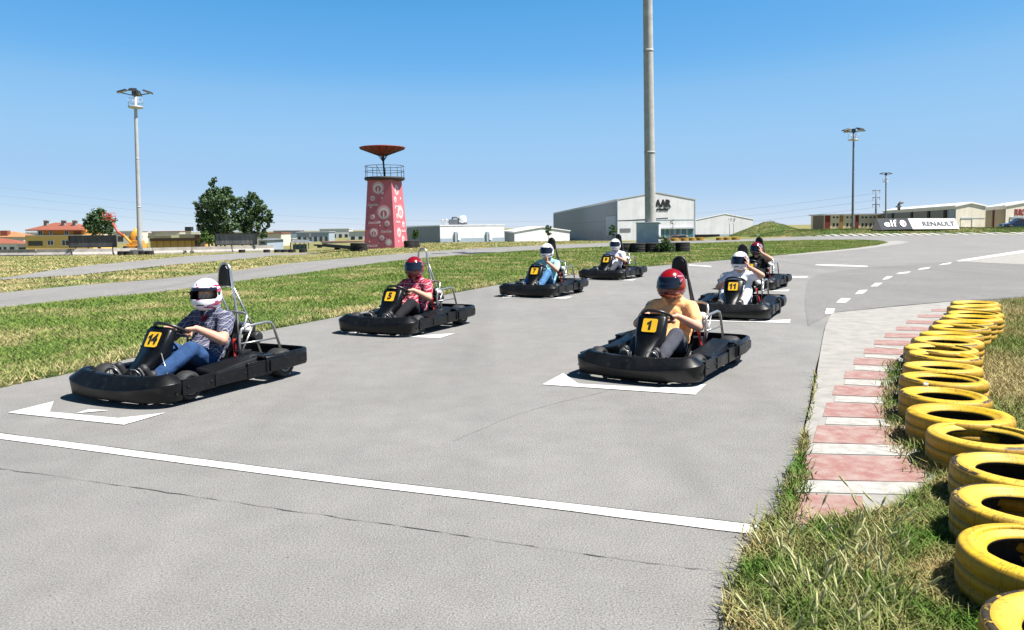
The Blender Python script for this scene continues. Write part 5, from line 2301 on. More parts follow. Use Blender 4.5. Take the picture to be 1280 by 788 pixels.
part('body', mb, M['boomyel'], ex, .05)
tree('narrow dark conifer tight behind the left floodlight mast', at(173, 127), [(0, 0, 2.4, .55), (0, 0, 3.4, .45), (.05, 0, 4.2, .3), (0, 0, 1.4, .6)], [([(0, 0, 0), (0, 0, 3.8)], .1)], 900, .35, M['leaf_dark'])

# billboards
def billboard(px0, px1, py0, py1, Y, mat, label):
    g = at((px0 + px1) / 2, Y)
    r = empty('billboard', g)
    tag(r, label, 'billboard')
    mb = MB()
    x0, x1, zz0, zz1 = fb(mb, px0, px1, py0, py1, Y, .12)
    me = mb.mesh('board', [mat], True)
    me.transform(Matrix.Translation(-g))
    link('board', me, r)
    mb = MB()
    for (a, b, c, d) in ((x0 - .05, x1 + .05, zz1, zz1 + .08), (x0 - .05, x1 + .05, zz0 - .08, zz0), (x0 - .09, x0 - .01, zz0, zz1), (x1 + .01, x1 + .09, zz0, zz1)):
        mb.box(((a + b) / 2 - g.x, -.02, (c + d) / 2 - g.z), (b - a, .2, d - c))
    part('board_frame', mb, M['darksteel'], r)
    for f in (.1, .37, .63, .9):
        mb = MB()
        mb.tube([(x0 + (x1 - x0) * f - g.x, .25, -.2), (x0 + (x1 - x0) * f - g.x, .25, zz1 - g.z)], .09, 6)
        part('post', mb, M['darksteel'], r)
    return r


def m_streaky(name, a, b):
    t = NT(name)
    mp = t.node('ShaderNodeMapping')
    mp.inputs['Scale'].default_value = (2.2, 1, .45)
    t.link(t.coord(), mp.inputs['Vector'])
    n = t.noise(1.0, 6, .75, mp.outputs[0])
    t.base(t.ramp(n, [(.35, a), (.65, b)]))
    t.set(.8)
    return t.m


billboard(87, 145, 295.3, 308.8, 96, m_streaky('charcoal_weathered_board', (.05, .048, .052), (.115, .11, .115)), 'dark grey blank billboard in front of the orange house')
billboard(269.5, 320.5, 292.5, 305.8, 98, m_streaky('grey_peeling_board', (.10, .095, .095), (.24, .23, .225)), 'lighter grey peeling billboard below the two big trees')

# low yellow building
Y = 132
g = at(216, Y)
house = empty('low_building', (g.x, Y, -3.5))
tag(house, 'low flat roofed yellow building with dark fascia left of the big trees', 'building')
mb = MB(); fb(mb, 188, 246, 301, 312, Y, 6, bottom=-3.5); hp_('wall', mb, simple('yellow_wall', (.56, .36, .11), .85, var=.08))
mb = MB(); fb(mb, 187, 247, 297.8, 301.3, Y - .5, 7); rf = hp_('roof', mb, simple('dark_fascia', (.05, .03, .015), .8))
mb = MB(); fb(mb, 184.5, 214, 294.6, 297.8, Y + 1, 5); fb(mb, 224, 250, 293.2, 297.8, Y + 1, 5); hp_('roof_edge', mb, simple('mossy_coping', (.26, .25, .14), .9), rf)
mb = MB(); fb(mb, 231.8, 236.6, 288.5, 294.5, Y + 2, .8); hp_('chimney', mb, M['cream'], rf)
mb = MB(); fb(mb, 231, 238.6, 283.8, 289, Y + 1.9, 1.1); hp_('chimney_hood', mb, M['darksteel'], rf)
for a in (196, 204.5, 213, 222, 231, 239.5):
    mb = MB(); fb(mb, a, a + .7, 301.3, 311, Y, .05, 0, .04); hp_('pilaster', mb, simple('brown_pilaster', (.30, .17, .05), .85))
mb = MB(); fb(mb, 243.5, 250, 293.5, 308, Y - .4, 2, bottom=-3.5); hp_('end_pier', mb, simple('dark_fascia', (.05, .03, .015), .8))

# two big trees
Y = 124
g = at(274, Y)
tree('taller of the two big dark trees, with a loose upright tuft on top', g, blobz([(267, 232, 5), (272, 225, 3.5), (264, 241, 7), (273, 243, 9), (282, 241, 8), (260, 253, 10), (272, 257, 12), (285, 253, 10), (292, 247, 6), (257, 267, 8), (268, 272, 11), (283, 270, 11), (255, 282, 8), (268, 287, 10), (282, 285, 9), (293, 262, 6), (250, 260, 4), (296, 272, 7), (296, 284, 7), (252, 272, 6), (249, 268, 4), (262, 292, 8), (276, 293, 8)], 274, Y, g, 1.15),
     [([(-.6, 0, 0), (-.4, 0, 2.5), (-.1, 0, 5), (.5, 0, 8)], .22), ([(-1.6, .1, 0), (-2.0, 0, 3), (-2.1, 0, 5.6)], .15), ([(.9, 0, 0), (1.0, 0, 2.6), (1.6, 0, 5), (2.2, 0, 6.5)], .16), ([(-.2, -.3, 0), (-.9, -.3, 3), (.2, -.3, 5.6)], .10)], 15000, .42, M['leaf_dark'])
g = at(316, Y + 2)
tree('rounder right hand one of the two big dark trees, thin at its outer edge', g, blobz([(314, 249, 6), (322, 252, 6), (308, 258, 8), (320, 262, 10), (331, 259, 6), (338, 268, 4), (334, 271, 6), (312, 272, 10), (325, 276, 9), (304, 284, 8), (316, 288, 8), (329, 289, 5), (336, 280, 4), (331, 296, 3), (303, 269, 7), (300, 258, 5), (300, 280, 7), (318, 247, 6), (339, 274, 4), (308, 294, 7), (322, 294, 6)], 316, Y + 2, g, 1.15),
     [([(-.3, 0, 0), (-.4, 0, 2.2), (.1, 0, 4.4), (.7, 0, 6)], .2), ([(-.4, 0, 2.0), (-1.0, 0, 4.2)], .12), ([(.0, 0, 3.0), (1.4, 0, 4.4)], .1)], 9000, .42, M['leaf_dark'])
g = at(257, 112)
tree('bright green bush at the foot of the big trees, left of the grey billboard', g, blobz([(255, 297, 6), (262, 300, 6), (258, 291, 4), (251, 302, 4), (266, 303, 4)], 257, 112, g), [([(0, 0, 0), (0, 0, .8), (.1, 0, 1.4)], .05)], 1700, .32, M['leaf_light'], name='bush')
for px_, lab in ((198, 'small dark weed tuft before the barrier, left of a pair'), (236, 'left weed tuft of the pair before the barrier'), (245, 'right weed tuft of the pair before the barrier')):
    g = GT(px_, 316.6)
    g.y -= 1.2
    tree(lab, g, [(0, 0, .22, .22), (.12, 0, .12, .16), (-.14, 0, .12, .16)], [([(0, 0, 0), (0, 0, .2)], .012)], 260, .11, M['leaf_dark'], 'weed tufts before the barrier', name='bush')

# ------------------------------------------------------------------ distant town between the trees and the tower
def far_box(label, px0, px1, py0, py1, Y, mat, name='building', roof=None, wins=0, d=10, pitched=0):
    global house
    g = at((px0 + px1) / 2, Y)
    house = empty(name, (g.x, Y, -5))
    tag(house, label, 'building')
    mb = MB(); x0, x1, q0, q1 = fb(mb, px0, px1, py0, py1, Y, d, bottom=-5); hp_('wall', mb, mat)
    mb = MB()
    if pitched:
        zz = zat((px0 + px1) / 2, py0 - pitched, Y)
        mb.add([(x0 - .3, Y - .4, q1), (x1 + .3, Y - .4, q1), (x1 + .3, Y + d, q1), (x0 - .3, Y + d, q1), (x0, Y + d / 2, zz), (x1, Y + d / 2, zz)], [(0, 1, 5, 4), (1, 2, 5), (2, 3, 4, 5), (3, 0, 4), (0, 3, 2, 1)])
    else:
        mb.box(((x0 + x1) / 2, Y + d / 2, q1 + .15), (x1 - x0 + .5, d + .5, .3))
    hp_('roof', mb, roof or M['galv'])
    for k in range(wins):
        a = px0 + (px1 - px0) * (k + .5) / wins
        ww = (px1 - px0) / wins * .25
        mb = MB(); fb(mb, a - ww, a + ww, py0 + (py1 - py0) * .25, py0 + (py1 - py0) * .55, Y, .05, 0, .05); hp_('window', mb, M['glass'])
    return house


M['bluegrey'] = simple('blue_grey_cladding', (.30, .36, .42), .7, var=.06)
M['palewall'] = simple('pale_far_wall', (.58, .58, .57), .8, var=.06)
far_box('small grey gabled shed right of the peeling billboard', 323, 334, 300.5, 309, 140, M['bluegrey'], 'shed', roof=M['mastdark'], wins=1, pitched=2)
far_box('long low white industrial shed beyond the barrier end', 328, 366, 299.5, 308, 330, M['palewall'], wins=5)
far_box('tiny pale far apartment block above the white shed', 342, 355, 295.5, 301, 520, M['palewall'], wins=3)
far_box('tiny grey far block right of the pale one', 356, 365, 297, 302, 540, M['bluegrey'], wins=2)
far_box('low far white building with grey roof behind the dark shelter', 370, 400, 299, 306.5, 350, M['palewall'], roof=M['mastdark'], wins=4)
far_box('white far workshop with rusty roof just left of the red tower', 402, 454, 303, 308.5, 250, M['palewall'], roof=simple('rusty_roof', (.22, .12, .09), .8), wins=6)
far_box('blue grey far hall left of the red tower', 428, 442, 295.5, 303.5, 420, M['bluegrey'], wins=0)
far_box('white far block touching the blue grey hall', 440.5, 447, 295, 303.5, 405, M['palewall'], wins=1)
town = random.Random(5)
kinds = [('low white far hall', M['palewall']), ('grey far hall', M['bluegrey']), ('cream far block', M['cream']), ('pale far shed', M['palewall'])]
ords = ['leftmost', 'second', 'third', 'fourth', 'fifth', 'sixth', 'seventh', 'eighth', 'ninth', 'tenth', 'eleventh', 'twelfth', 'thirteenth', 'fourteenth', 'fifteenth', 'sixteenth']
for i in range(16):
    px0 = -30 + i * 31 + town.uniform(-5, 5)
    wd = town.uniform(26, 44)
    kd = kinds[town.randrange(4)]
    hzn = 285 + (640 - px0) * .0122
    top = hzn + town.uniform(-1.5, 4.0)
    far_box('%s, %s building from the left along the skyline' % (kd[0], ords[i]), px0, px0 + wd, top, 312, town.uniform(230, 480), kd[1], wins=town.choice([0, 3, 5, 6]), pitched=town.choice([0, 0, 2.0]), roof=town.choice([M['galv'], M['mastdark'], M['tile_red'], M['palewall']]))
# shelter with dark roof
g = at(374, 150)
house = empty('shelter', (g.x, 150, -3.5))
tag(house, 'open sided shelter with dark hipped roof on the far field', 'shelter')
mb = MB()
A0, A1 = P(361.5, 303.6, 149.5), P(387, 303.6, 149.5)
R0, R1 = P(369, 299.8, 152), P(380, 299.8, 152)
mb.add([A0, A1, A1 + Vector((0, 5, 0)), A0 + Vector((0, 5, 0)), R0, R1], [(0, 1, 5, 4), (1, 2, 5), (2, 3, 4, 5), (3, 0, 4), (0, 3, 2, 1)])
hp_('roof', mb, M['mastdark'])
for a in (363, 369, 375, 380, 385.5):
    for yy in (150, 154):
        mb = MB(); fb(mb, a - .5, a + .5, 303.4, 310, yy, .15, bottom=-3.5); hp_('post', mb, M['mastdark'])
mb = MB(); fb(mb, 366, 383, 305.5, 309, 153.5, .3, bottom=-3.5); hp_('back_wall', mb, M['teal'])
# two storage tanks
for px_, lab in ((400.5, 'left one of two pale far storage tanks'), (408.5, 'right one of two pale far storage tanks')):
    g = at(px_, 430)
    r = empty('storage_tank', (g.x, 430, -5))
    tag(r, lab, 'tank', 'pale far storage tanks')
    zz = zat(px_, 292.5, 430) + 5
    rad = 3.6 * 430 / F
    mb = MB(); mb.lathe([(rad, 0), (rad, zz), (rad * .5, zz + .4), (.05, zz + .6)], 20); part('drum', mb, M['palewall'], r)
    mb = MB(); mb.tube([(rad * 1.02 * math.cos(a), rad * 1.02 * math.sin(a), zz + .8) for a in [2 * PI * j / 16 for j in range(16)]], .08, 4, True)
    for j in range(8):
        a = 2 * PI * j / 8
        mb.tube([(rad * 1.02 * math.cos(a), rad * 1.02 * math.sin(a), zz - .2), (rad * 1.02 * math.cos(a), rad * 1.02 * math.sin(a), zz + .8)], .07, 4)
    part('railing', mb, M['galv'], r)
# dark roof unit on a post
g = at(384, 300)
r = empty('water_tower', (g.x, 300, -5))
tag(r, 'small dark box raised on legs over the far roofs', 'water tower')
zz = zat(384, 294.5, 300) + 5
mb = MB(); mb.box((0, 0, zz), (2.4, 2, 1.6)); part('tank', mb, M['mastdark'], r)
mb = MB()
for sx_ in (-1, 1):
    for sy_ in (-.8, .8):
        mb.tube([(sx_, sy_, 0), (sx_ * .8, sy_ * .8, zz - .7)], .12, 5)
part('legs_frame', mb, M['mastdark'], r)

# ------------------------------------------------------------------ warehouses
M['clad'] = m_corrugated('pale_grey_cladding', (.70, .70, .71), k=26)
M['clad_white'] = m_corrugated('white_cladding', (.78, .78, .79), k=26)
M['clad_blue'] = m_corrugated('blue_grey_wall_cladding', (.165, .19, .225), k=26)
M['clad_cream'] = m_corrugated('cream_cladding', (.76, .70, .58), k=26)
M['roofwhite'] = simple('white_sheet_roof', (.72, .72, .71), .5, var=.04)


def hall_px(name, label, pxA, YA, pxB, YB, pxC, YC, py_eave_A, py_ridge, zb, mats, px_ridge=None, **k):
    P0, P1, P2 = P(pxA, 290, YA), P(pxB, 290, YB), P(pxC, 290, YC)
    he = zat(pxA, py_eave_A, YA)
    hr = zat(px_ridge or (pxA + pxC) / 2, py_ridge, (YA + YC) / 2)
    r = hall(name, label, 'warehouse', P0, P1, P2, zb, he, hr, mats, **k)
    return r + (P0, P1, P2, he, hr)


# low warehouse right of the tower: flat top with parapet
root, O, a, b, la, lb, P0, P1, P2, he, hr = hall_px('warehouse', 'low white warehouse with tanks on its flat roof, right of the tower', 550, 128, 508.6, 165, 630.5, 134, 283.2, 282.5, -4, [M['clad_white'], M['clad_white']], overhang=.06)
left_u = -a
OL = O + a * la
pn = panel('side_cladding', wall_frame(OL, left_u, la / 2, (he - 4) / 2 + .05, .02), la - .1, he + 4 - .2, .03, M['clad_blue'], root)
for px_ in (569.5, 609):
    s0 = along(P0, P2, px_)
    v = panel('wall_vent', wall_frame(O, b, s0, zat(px_, 297, 129), .03), .55, 1.9, .30, M['bluegrey'], root)
    panel('vent_cowl', wall_frame(O, b, s0 + .45, zat(px_, 296, 129), .03), .5, 1.2, .42, M['roofwhite'], root)
panel('base_course', wall_frame(O, b, lb / 2, zat(590, 300.5, 129), .02), lb, .7, .05, M['bluegrey'], root)
# tanks on its roof, each a thing resting on it
zr = max(he, hr) + .25
for (px0, px1, py0, col, lab) in ((551, 553.5, 276, M['palewall'], 'thin white vent pipe at the left on the low warehouse roof'), (555.5, 558.5, 275.5, M['palewall'], 'second white vent pipe on the low warehouse roof')):
    x0, x1 = P(px0, 280, 131).x, P(px1, 280, 131).x
    mb = MB(); rr = (x1 - x0) / 2; mb.lathe([(rr, 0), (rr, zat(px0, py0, 131) - zr), (rr * 1.25, zat(px0, py0, 131) - zr), (rr * 1.25, zat(px0, py0, 131) - zr + .2)], 14)
    o = part('vent_pipe', mb, col, loc=((x0 + x1) / 2, 132, zr)); tag(o, lab, 'vent pipe')
r = empty('rooftop_tank', (P(578, 280, 132).x, 133, zr))
tag(r, 'white drum shaped tank on dark cradle on the low warehouse roof', 'tank')
mb = MB(); mb.lathe([(.3, -.62), (.72, -.55), (.78, 0), (.72, .55), (.3, .62)], 18, (0, 0, .75), Matrix.Rotation(PI / 2, 3, 'Y')); part('drum', mb, M['roofwhite'], r)
mb = MB(); mb.box((0, 0, .2), (1.5, 1.2, .35)); mb.box((.3, 0, .45), (.15, 1.3, .5)); mb.box((-.4, 0, .45), (.15, 1.3, .5)); part('cradle', mb, M['mastdark'], r)
r = empty('rooftop_unit', (P(567, 280, 132).x, 133, zr))
tag(r, 'dark ventilation unit on the low warehouse roof left of the white tank', 'ventilation unit')
mb = MB(); mb.box((0, 0, .45), (1.7, 1.2, .9)); part('housing', mb, M['mastdark'], r, .03)
mb = MB(); mb.tube([(-.3, 0, .9), (-.3, 0, 1.2), (.5, 0, 1.25), (.9, 0, .8)], .15, 8); mb.tube([(-.9, 0, .3), (-.6, 0, .7)], .2, 8); part('duct', mb, M['mastdark'], r)

# small white hall further right
root, O, a, b, la, lb, P0, P1, P2, he, hr = hall_px('warehouse', 'white low hall between the tower side warehouse and the big grey one', 643, 150, 630, 190, 712, 158, 290.5, 284.2, -4, [M['clad_white'], M['roofwhite']], px_ridge=700)
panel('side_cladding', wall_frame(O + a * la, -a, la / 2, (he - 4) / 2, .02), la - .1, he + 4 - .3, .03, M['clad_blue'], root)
g = at(686, 105)
tree('small ragged tree at the left end of the big grey warehouse', g, blobz([(684, 284, 3), (688, 287, 3.5), (683, 290, 3.5), (687, 293, 3)], 686, 105, g), [([(0, 0, 0), (0, 0, 1), (.1, 0, 1.6)], .06)], 800, .22, M['leaf_mid'])

# big grey warehouse
root, O, a, b, la, lb, P0, P1, P2, he, hr = hall_px('warehouse', 'big grey gabled warehouse with black sign letters behind the tall pole', 771.3, 150, 692, 285, 869, 156, 250.3, 241.5, -5, [M['clad'], M['galv']], overhang=.1)
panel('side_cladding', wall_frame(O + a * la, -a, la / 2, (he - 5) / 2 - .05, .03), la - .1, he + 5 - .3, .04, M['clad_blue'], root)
L_ = O + a * la
pos = lambda px: la - along(P0, P1, px)
panel('wall_seam', wall_frame(L_, -a, (la + pos(758)) / 2 - (la - pos(758)) - 0, zat(771, 276.5, 150), .08), pos(758) + (la - pos(758)) * 0 + 0, .18, .04, M['mastdark'], root)
panel('side_door', wall_frame(L_, -a, (pos(758) + la) / 2 - .3, zat(765, 283, 150), .08), (la - pos(758)) * .92, zat(765, 270, 150) - zat(765, 297, 150), .05, M['bluegrey'], root)
panel('door_head', wall_frame(L_, -a, (pos(758) + la) / 2 - .3, zat(765, 270, 150) + .1, .08), (la - pos(758)) * .95, .2, .09, M['mastdark'], root)
for px_ in (703, 711, 720, 730, 740.5, 751):
    panel('wall_vent', wall_frame(L_, -a, pos(px_), zat(771, 291.5, 150), .08), 1.6, .45, .06, M['mastdark'], root)
panel('wall_seam', wall_frame(O, b, lb / 2, zat(820, 275, 150), .02), lb - .1, .12, .03, M['bluegrey'], root)
panel('corner_trim', wall_frame(O, b, .10, (he - 5) / 2, .02), .2, he + 5, .05, M['bluegrey'], root)
panel('corner_trim', wall_frame(O, b, lb - .12, (he - 5) / 2, .02), .24, he + 5, .05, M['bluegrey'], root)
sa = lambda px: along(P0, P2, px)
panel('strip_window', wall_frame(O, b, (sa(775) + sa(788)) / 2, zat(781, 288, 150), .02), sa(788) - sa(775), .7, .05, M['mastdark'], root)
sh = panel('shopfront', wall_frame(O, b, (sa(822) + sa(867)) / 2, zat(845, 291, 150), .02), sa(867) - sa(822), 2.0, .08, M['bluegrey'], root)
panel('shop_canopy', wall_frame(O, b, (sa(822) + sa(867)) / 2, zat(845, 285.6, 150), .02), sa(867) - sa(822), .25, .5, M['galv'], root)
for px0, px1 in ((824, 830), (832, 836), (838, 841.5), (845, 849), (852, 857), (860, 866)):
    panel('shop_window', wall_frame(O, b, (sa(px0) + sa(px1)) / 2, zat(845, 291.5, 150), .11), sa(px1) - sa(px0), 1.5, .03, M['teal'], root)
t = text_mesh('sign_letters', 'AAR', 1.95, M['ink'], 0, .06, .10, xs=.9)
o = link('sign_letters', t, root); o.matrix_local = Matrix.Translation(-Vector(root.location)) @ wall_frame(O, b, (sa(820.5) + sa(836)) / 2, zat(828, 254.3, 150), .08)
t = text_mesh('sign_subtitle', 'n market', .72, M['ink'], 0, .04, .05)
o = link('sign_subtitle', t, root); o.matrix_local = Matrix.Translation(-Vector(root.location)) @ wall_frame(O, b, (sa(820.5) + sa(835)) / 2, zat(828, 261.3, 150), .08)
# vehicles before the shopfront
def far_car(label, px, Y, col, rot=0, s=1.0, z=None):
    g = at(px, Y)
    if z is not None:
        g.z = z
    c = empty('parked_car', g, rot)
    tag(c, label, 'car')
    c.scale = (s, s, s)
    mt = simple('car_paint_' + label[:8], col, .25, .1, .5, .5, var=.02)
    mb = MB()
    side = [(-2.05, .30), (-2.1, .62), (-1.95, .86), (-1.2, .94), (1.0, .90), (1.85, .76), (2.08, .58), (2.05, .30)]
    rings = [[(x, y * (1 if zz < .8 else .94), zz) for x, zz in side] for y in (-.84, .84)]
    mb.loft(rings, smooth=False)
    part('body', mb, mt, c, .08)
    mb = MB()
    roof = [(-1.85, .88), (-1.25, 1.40), (.05, 1.44), (.95, .88)]
    mb.loft([[(x, y, zz) for x, zz in roof] for y in (-.74, .74)], smooth=False)
    part('cabin', mb, M['glass'], c, .05)
    mb = MB(); mb.box((-.58, 0, 1.44), (1.25, 1.36, .06)); part('roof', mb, mt, c, .03)
    for sx_ in (-1.3, 1.28):
        for sy_ in (-.78, .78):
            mb = MB(); mb.lathe([(.14, -.10), (.32, -.10), (.33, 0), (.32, .10), (.14, .10)], 18, (sx_, sy_, .33), Matrix.Rotation(PI / 2, 3, 'X')); part('wheel', mb, M['rubber'], c)
    for sy_ in (-.6, .6):
        mb = MB(); mb.box((2.06, sy_, .62), (.06, .34, .14)); part('headlight', mb, M['white_plastic'], c)
    return c


far_car('red car parked before the grey warehouse shopfront', 846, 141, (.35, .03, .03), .3)
far_car('white and blue van like car parked before the shopfront, right of the red one', 855, 142, (.55, .58, .66), -.2)
tree('leafless thin young tree before the warehouse shopfront', at(840, 120), [(0, 0, 3.2, .5)], [([(0, 0, 0), (0, 0, 2), (.3, 0, 4.0)], .05), ([(0, 0, 1.8), (-.5, 0, 3.4)], .03), ([(0, 0, 2.2), (.8, 0, 3.5)], .03)], 60, .2, M['leaf_mid'])
g = at(766, 110)
tree('slim green tree against the dark side wall of the big warehouse', g, blobz([(765, 284, 3.5), (768, 288, 4), (764, 291, 3.5), (767, 294, 3)], 766, 110, g), [([(0, 0, 0), (0, 0, 1), (0, 0, 2)], .06)], 1000, .22, M['leaf_mid'])

# low extension to its right
root, O, a, b, la, lb, P0, P1, P2, he, hr = hall_px('warehouse', 'low grey gabled annex to the right of the big grey warehouse', 870, 156.5, 868, 200, 941.5, 161, 275.5, 268, -5, [M['clad'], M['roofwhite']], overhang=.1)
sa = lambda px: along(P0, P2, px)
panel('ground_course', wall_frame(O, b, lb / 2, zat(905, 296, 153), .02), lb - .1, .8, .04, M['bluegrey'], root)
mb = MB()
ga, gb = at(869, 100), at(899, 100)
mb.box(((ga.x + gb.x) / 2, 100, zat(884, 295.6, 100)), (gb.x - ga.x, .5, .5))
for k in range(4):
    mb.box((ga.x + (gb.x - ga.x) * (k + .5) / 4, 100, zat(884, 295.6, 100) - .6), (.2, .3, 1.0))
o = part('guard_rail', mb, M['oldrubber']); tag(o, 'low black guard rail before the grey annex', 'guard rail')
for px_ in (917, 912):
    g = at(px_, 118)
    tree('bare sapling before the annex wall, %s' % ('near the mound' if px_ == 917 else 'beside a slimmer sapling'), g, [(0, 0, 2.6, .3)], [([(0, 0, 0), (0, 0, 1.8), (.25, 0, 3.4)], .035), ([(0, 0, 1.5), (-.4, 0, 2.7)], .02)], 25, .16, M['leaf_mid'])

# ------------------------------------------------------------------ mound and bank on the right
def bank_h(x, y):
    b = x / y
    px = CX + b * F / math.cos(0)
    r = 0
    # conical mound
    c = P(966, 290, 93)
    d = math.hypot((x - c.x) / 5.0, (y - 94) / 4.5)
    r = max(r, 1.95 * max(0, 1 - d) ** .9 if d < 1 else 0)
    c2 = P(1000, 290, 94)
    d2 = math.hypot((x - c2.x) / 7.5, (y - 95) / 5)
    r = max(r, .8 * max(0, 1 - d2 * d2))
    # long low bank
    f = sst(925, 985, px)
    top = .72 + .18 * math.sin(x * .5) * .3
    g_ = sst(86.0, 90.5, y) * (1 - sst(94, 104, y))
    r = max(r, f * top * g_)
    r *= 1 + .03 * math.sin(x * 2.1 + y) + .02 * math.sin(x * 4.7 - y * 2)
    return r


mb = MB()
bx = np.linspace(22, 95, 150)
by = np.linspace(83, 106, 40)
vs, fs = [], []
for y_ in by:
    for x_ in bx:
        vs.append((x_, y_, terr(x_, y_) - .06 + bank_h(x_, y_)))
nx = len(bx)
for j in range(len(by) - 1):
    for i in range(nx - 1):
        fs.append((j * nx + i, j * nx + i + 1, (j + 1) * nx + i + 1, (j + 1) * nx + i))
mb.add(vs, fs, True)
M['bank'] = m_grass_ground('bank_turf', .44, .6)
kind(part('bank', mb, M['bank'], recalc=False))
x = RNG.uniform(24, 92, 90000)
y = RNG.uniform(84, 97, 90000)
hh = np.array([bank_h(a, b) for a, b in zip(x, y)])
k = (hh > .06) & (np.abs(x) < y * .75)
x, y, hh = x[k], y[k], hh[k]
M['blade_bank'] = m_blade('bank_grass_blades', .455, ((.055, .10, .02), (.17, .23, .06)), ((.18, .15, .06), (.38, .33, .17)), .6)
blades('bank_grass', x, y, tz(x, y) - .06 + hh, RNG.uniform(.05, .17, len(x)), .045, RNG.uniform(.2, .8, len(x)), [M['blade_bank']])

# sloping advert boards on the bank
def advert(pts, Y0, Y1, mat, label, letters=None):
    """pts: top-left, top-right, bottom-right, bottom-left in the picture; top edge further away"""
    tl, tr_, br, bl_ = P(*pts[0], Y1), P(*pts[1], Y1), P(*pts[2], Y0), P(*pts[3], Y0)
    r = empty('advert_board', (bl_ + br) / 2)
    tag(r, label, 'advert board')
    o_ = Vector(r.location)
    mb = MB()
    n = (br - bl_).cross(tl - bl_).normalized()
    if n.y > 0:
        n = -n
    front = [tl, tr_, br, bl_]
    mb.loft([[v - o_ for v in front], [v - n * .08 - o_ for v in front]], smooth=False)
    part('face', mb, mat, r)
    # closed back: prism down to the ground behind
    bk = Vector((0, 1.5, 0))
    mb = MB()
    t0 = tl - n * .1
    t1 = tr_ - n * .1
    b0, b1 = bl_ - n * .1, br - n * .1
    mb.add([v - o_ for v in (t0, t1, b1, b0, Vector((t1.x, t1.y + .9, b1.z)), Vector((t0.x, t0.y + .9, b0.z)))], [(0, 1, 2, 3), (0, 5, 4, 1), (1, 4, 2), (0, 3, 5), (3, 2, 4, 5)])
    part('back_frame', mb, M['oldrubber'], r)
    ux = (br - bl_).normalized()
    uy = (tl - bl_ - ux * (tl - bl_).dot(ux)).normalized()
    def mat_at(f, g_, off=.02):
        p = bl_ + (br - bl_) * f + (tl - bl_) * g_ + n * off - o_
        m = Matrix((ux, uy, n)).transposed().to_4x4()
        m.translation = p
        return m
    return r, mat_at, (br - bl_).length, (tl - bl_).length, n


M['advgrey'] = simple('grey_advert_panel', (.085, .09, .10), .95, 0, .03, var=.08, scale=1)
M['advwhite'] = simple('white_advert_panel', (.60, .60, .60), .95, 0, .03, var=.03, scale=1)
r, mt_, w_, h_, n_ = advert([(1095.5, 273.2), (1134, 273.2), (1140.5, 286.6), (1102, 287.6)], 89, 89.9, M['advgrey'], 'grey sloping advert board reading elf with a red and white roundel')
o = link('lettering', text_mesh('lettering', 'elf', 1.3, M['roofwhite'], 0, .01, .012, xs=1.2), r); o.matrix_local = mt_(.36, .50)
mb = MB(); mb.prism([(.36 * math.cos(2 * PI * k / 28), .46 * math.sin(2 * PI * k / 28)) for k in range(28)], 0, .012, 0)
mb.prism([(.06 + .10 * math.cos(PI / 2 - PI * k / 14) * 2.0, .36 * math.sin(PI / 2 - PI * k / 14)) for k in range(15)], .014, .02, 1)
o = part('roundel', mb, [M['roofwhite'], simple('dull_red_print', (.45, .12, .16), .6)], r); o.matrix_local = mt_(.78, .50)
mb = MB()
p0 = [P(1090, 287.9, 89) - Vector(r.location), P(1095.3, 273.4, 89.9) - Vector(r.location), P(1101.5, 287.7, 88.9) - Vector(r.location)]
mb.add(p0 + [v + Vector((.1, .12, 0)) for v in p0], [(0, 1, 2), (5, 4, 3), (0, 3, 4, 1), (1, 4, 5, 2), (2, 5, 3, 0)])
part('end_panel', mb, M['oldrubber'], r)
r, mt_, w_, h_, n_ = advert([(1134.6, 273.2), (1193.5, 273.2), (1199.5, 286.2), (1141.2, 286.6)], 89, 89.9, M['advwhite'], 'white sloping advert board reading RENAULT beside the grey elf board')
o = link('lettering', text_mesh('lettering', 'RENAULT', .92, simple('faded_grey_print', (.12, .12, .13), .9, 0, .03), 0, .008, .006, xs=.95), r); o.matrix_local = mt_(.60, .45)
mb = MB()
s_ = [(0, .42), (.26, 0), (0, -.42), (-.26, 0)]
i_ = [(x * .55, y * .55) for x, y in s_]
for k in range(4):
    a_, b_ = k, (k + 1) % 4
    mb.prism([s_[a_], s_[b_], i_[b_], i_[a_]], 0, .01)
o = part('diamond_mark', mb, simple('faded_yellow_print', (.62, .58, .40), .7), r); o.matrix_local = mt_(.12, .5)

# brown and cream apartment block
Y = 205
g = at(1057, Y)
house = empty('apartment_block', (g.x, Y, -3))
tag(house, 'low cream block with dark red and ochre vertical strips beyond the bank', 'building')
M['creamy'] = simple('cream_wall', (.76, .64, .42), .85, var=.05)
mb = MB(); fb(mb, 1030, 1104, 269, 290, Y, 9, bottom=-3); hp_('wall', mb, M['creamy'])
mb = MB()
A_, B_ = P(1030, 280, Y), P(1016, 280, Y + 7)
zt_ = zat(1030, 268.6, Y)
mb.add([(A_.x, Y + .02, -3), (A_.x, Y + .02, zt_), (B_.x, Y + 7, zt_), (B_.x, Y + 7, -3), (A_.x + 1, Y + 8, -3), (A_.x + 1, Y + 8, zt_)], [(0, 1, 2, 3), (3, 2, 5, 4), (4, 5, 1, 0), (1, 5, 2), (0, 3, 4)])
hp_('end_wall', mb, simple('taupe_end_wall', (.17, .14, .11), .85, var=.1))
mb = MB(); fb(mb, 1029, 1104, 267.4, 269, Y - .4, 10); hp_('roof', mb, M['galv'])
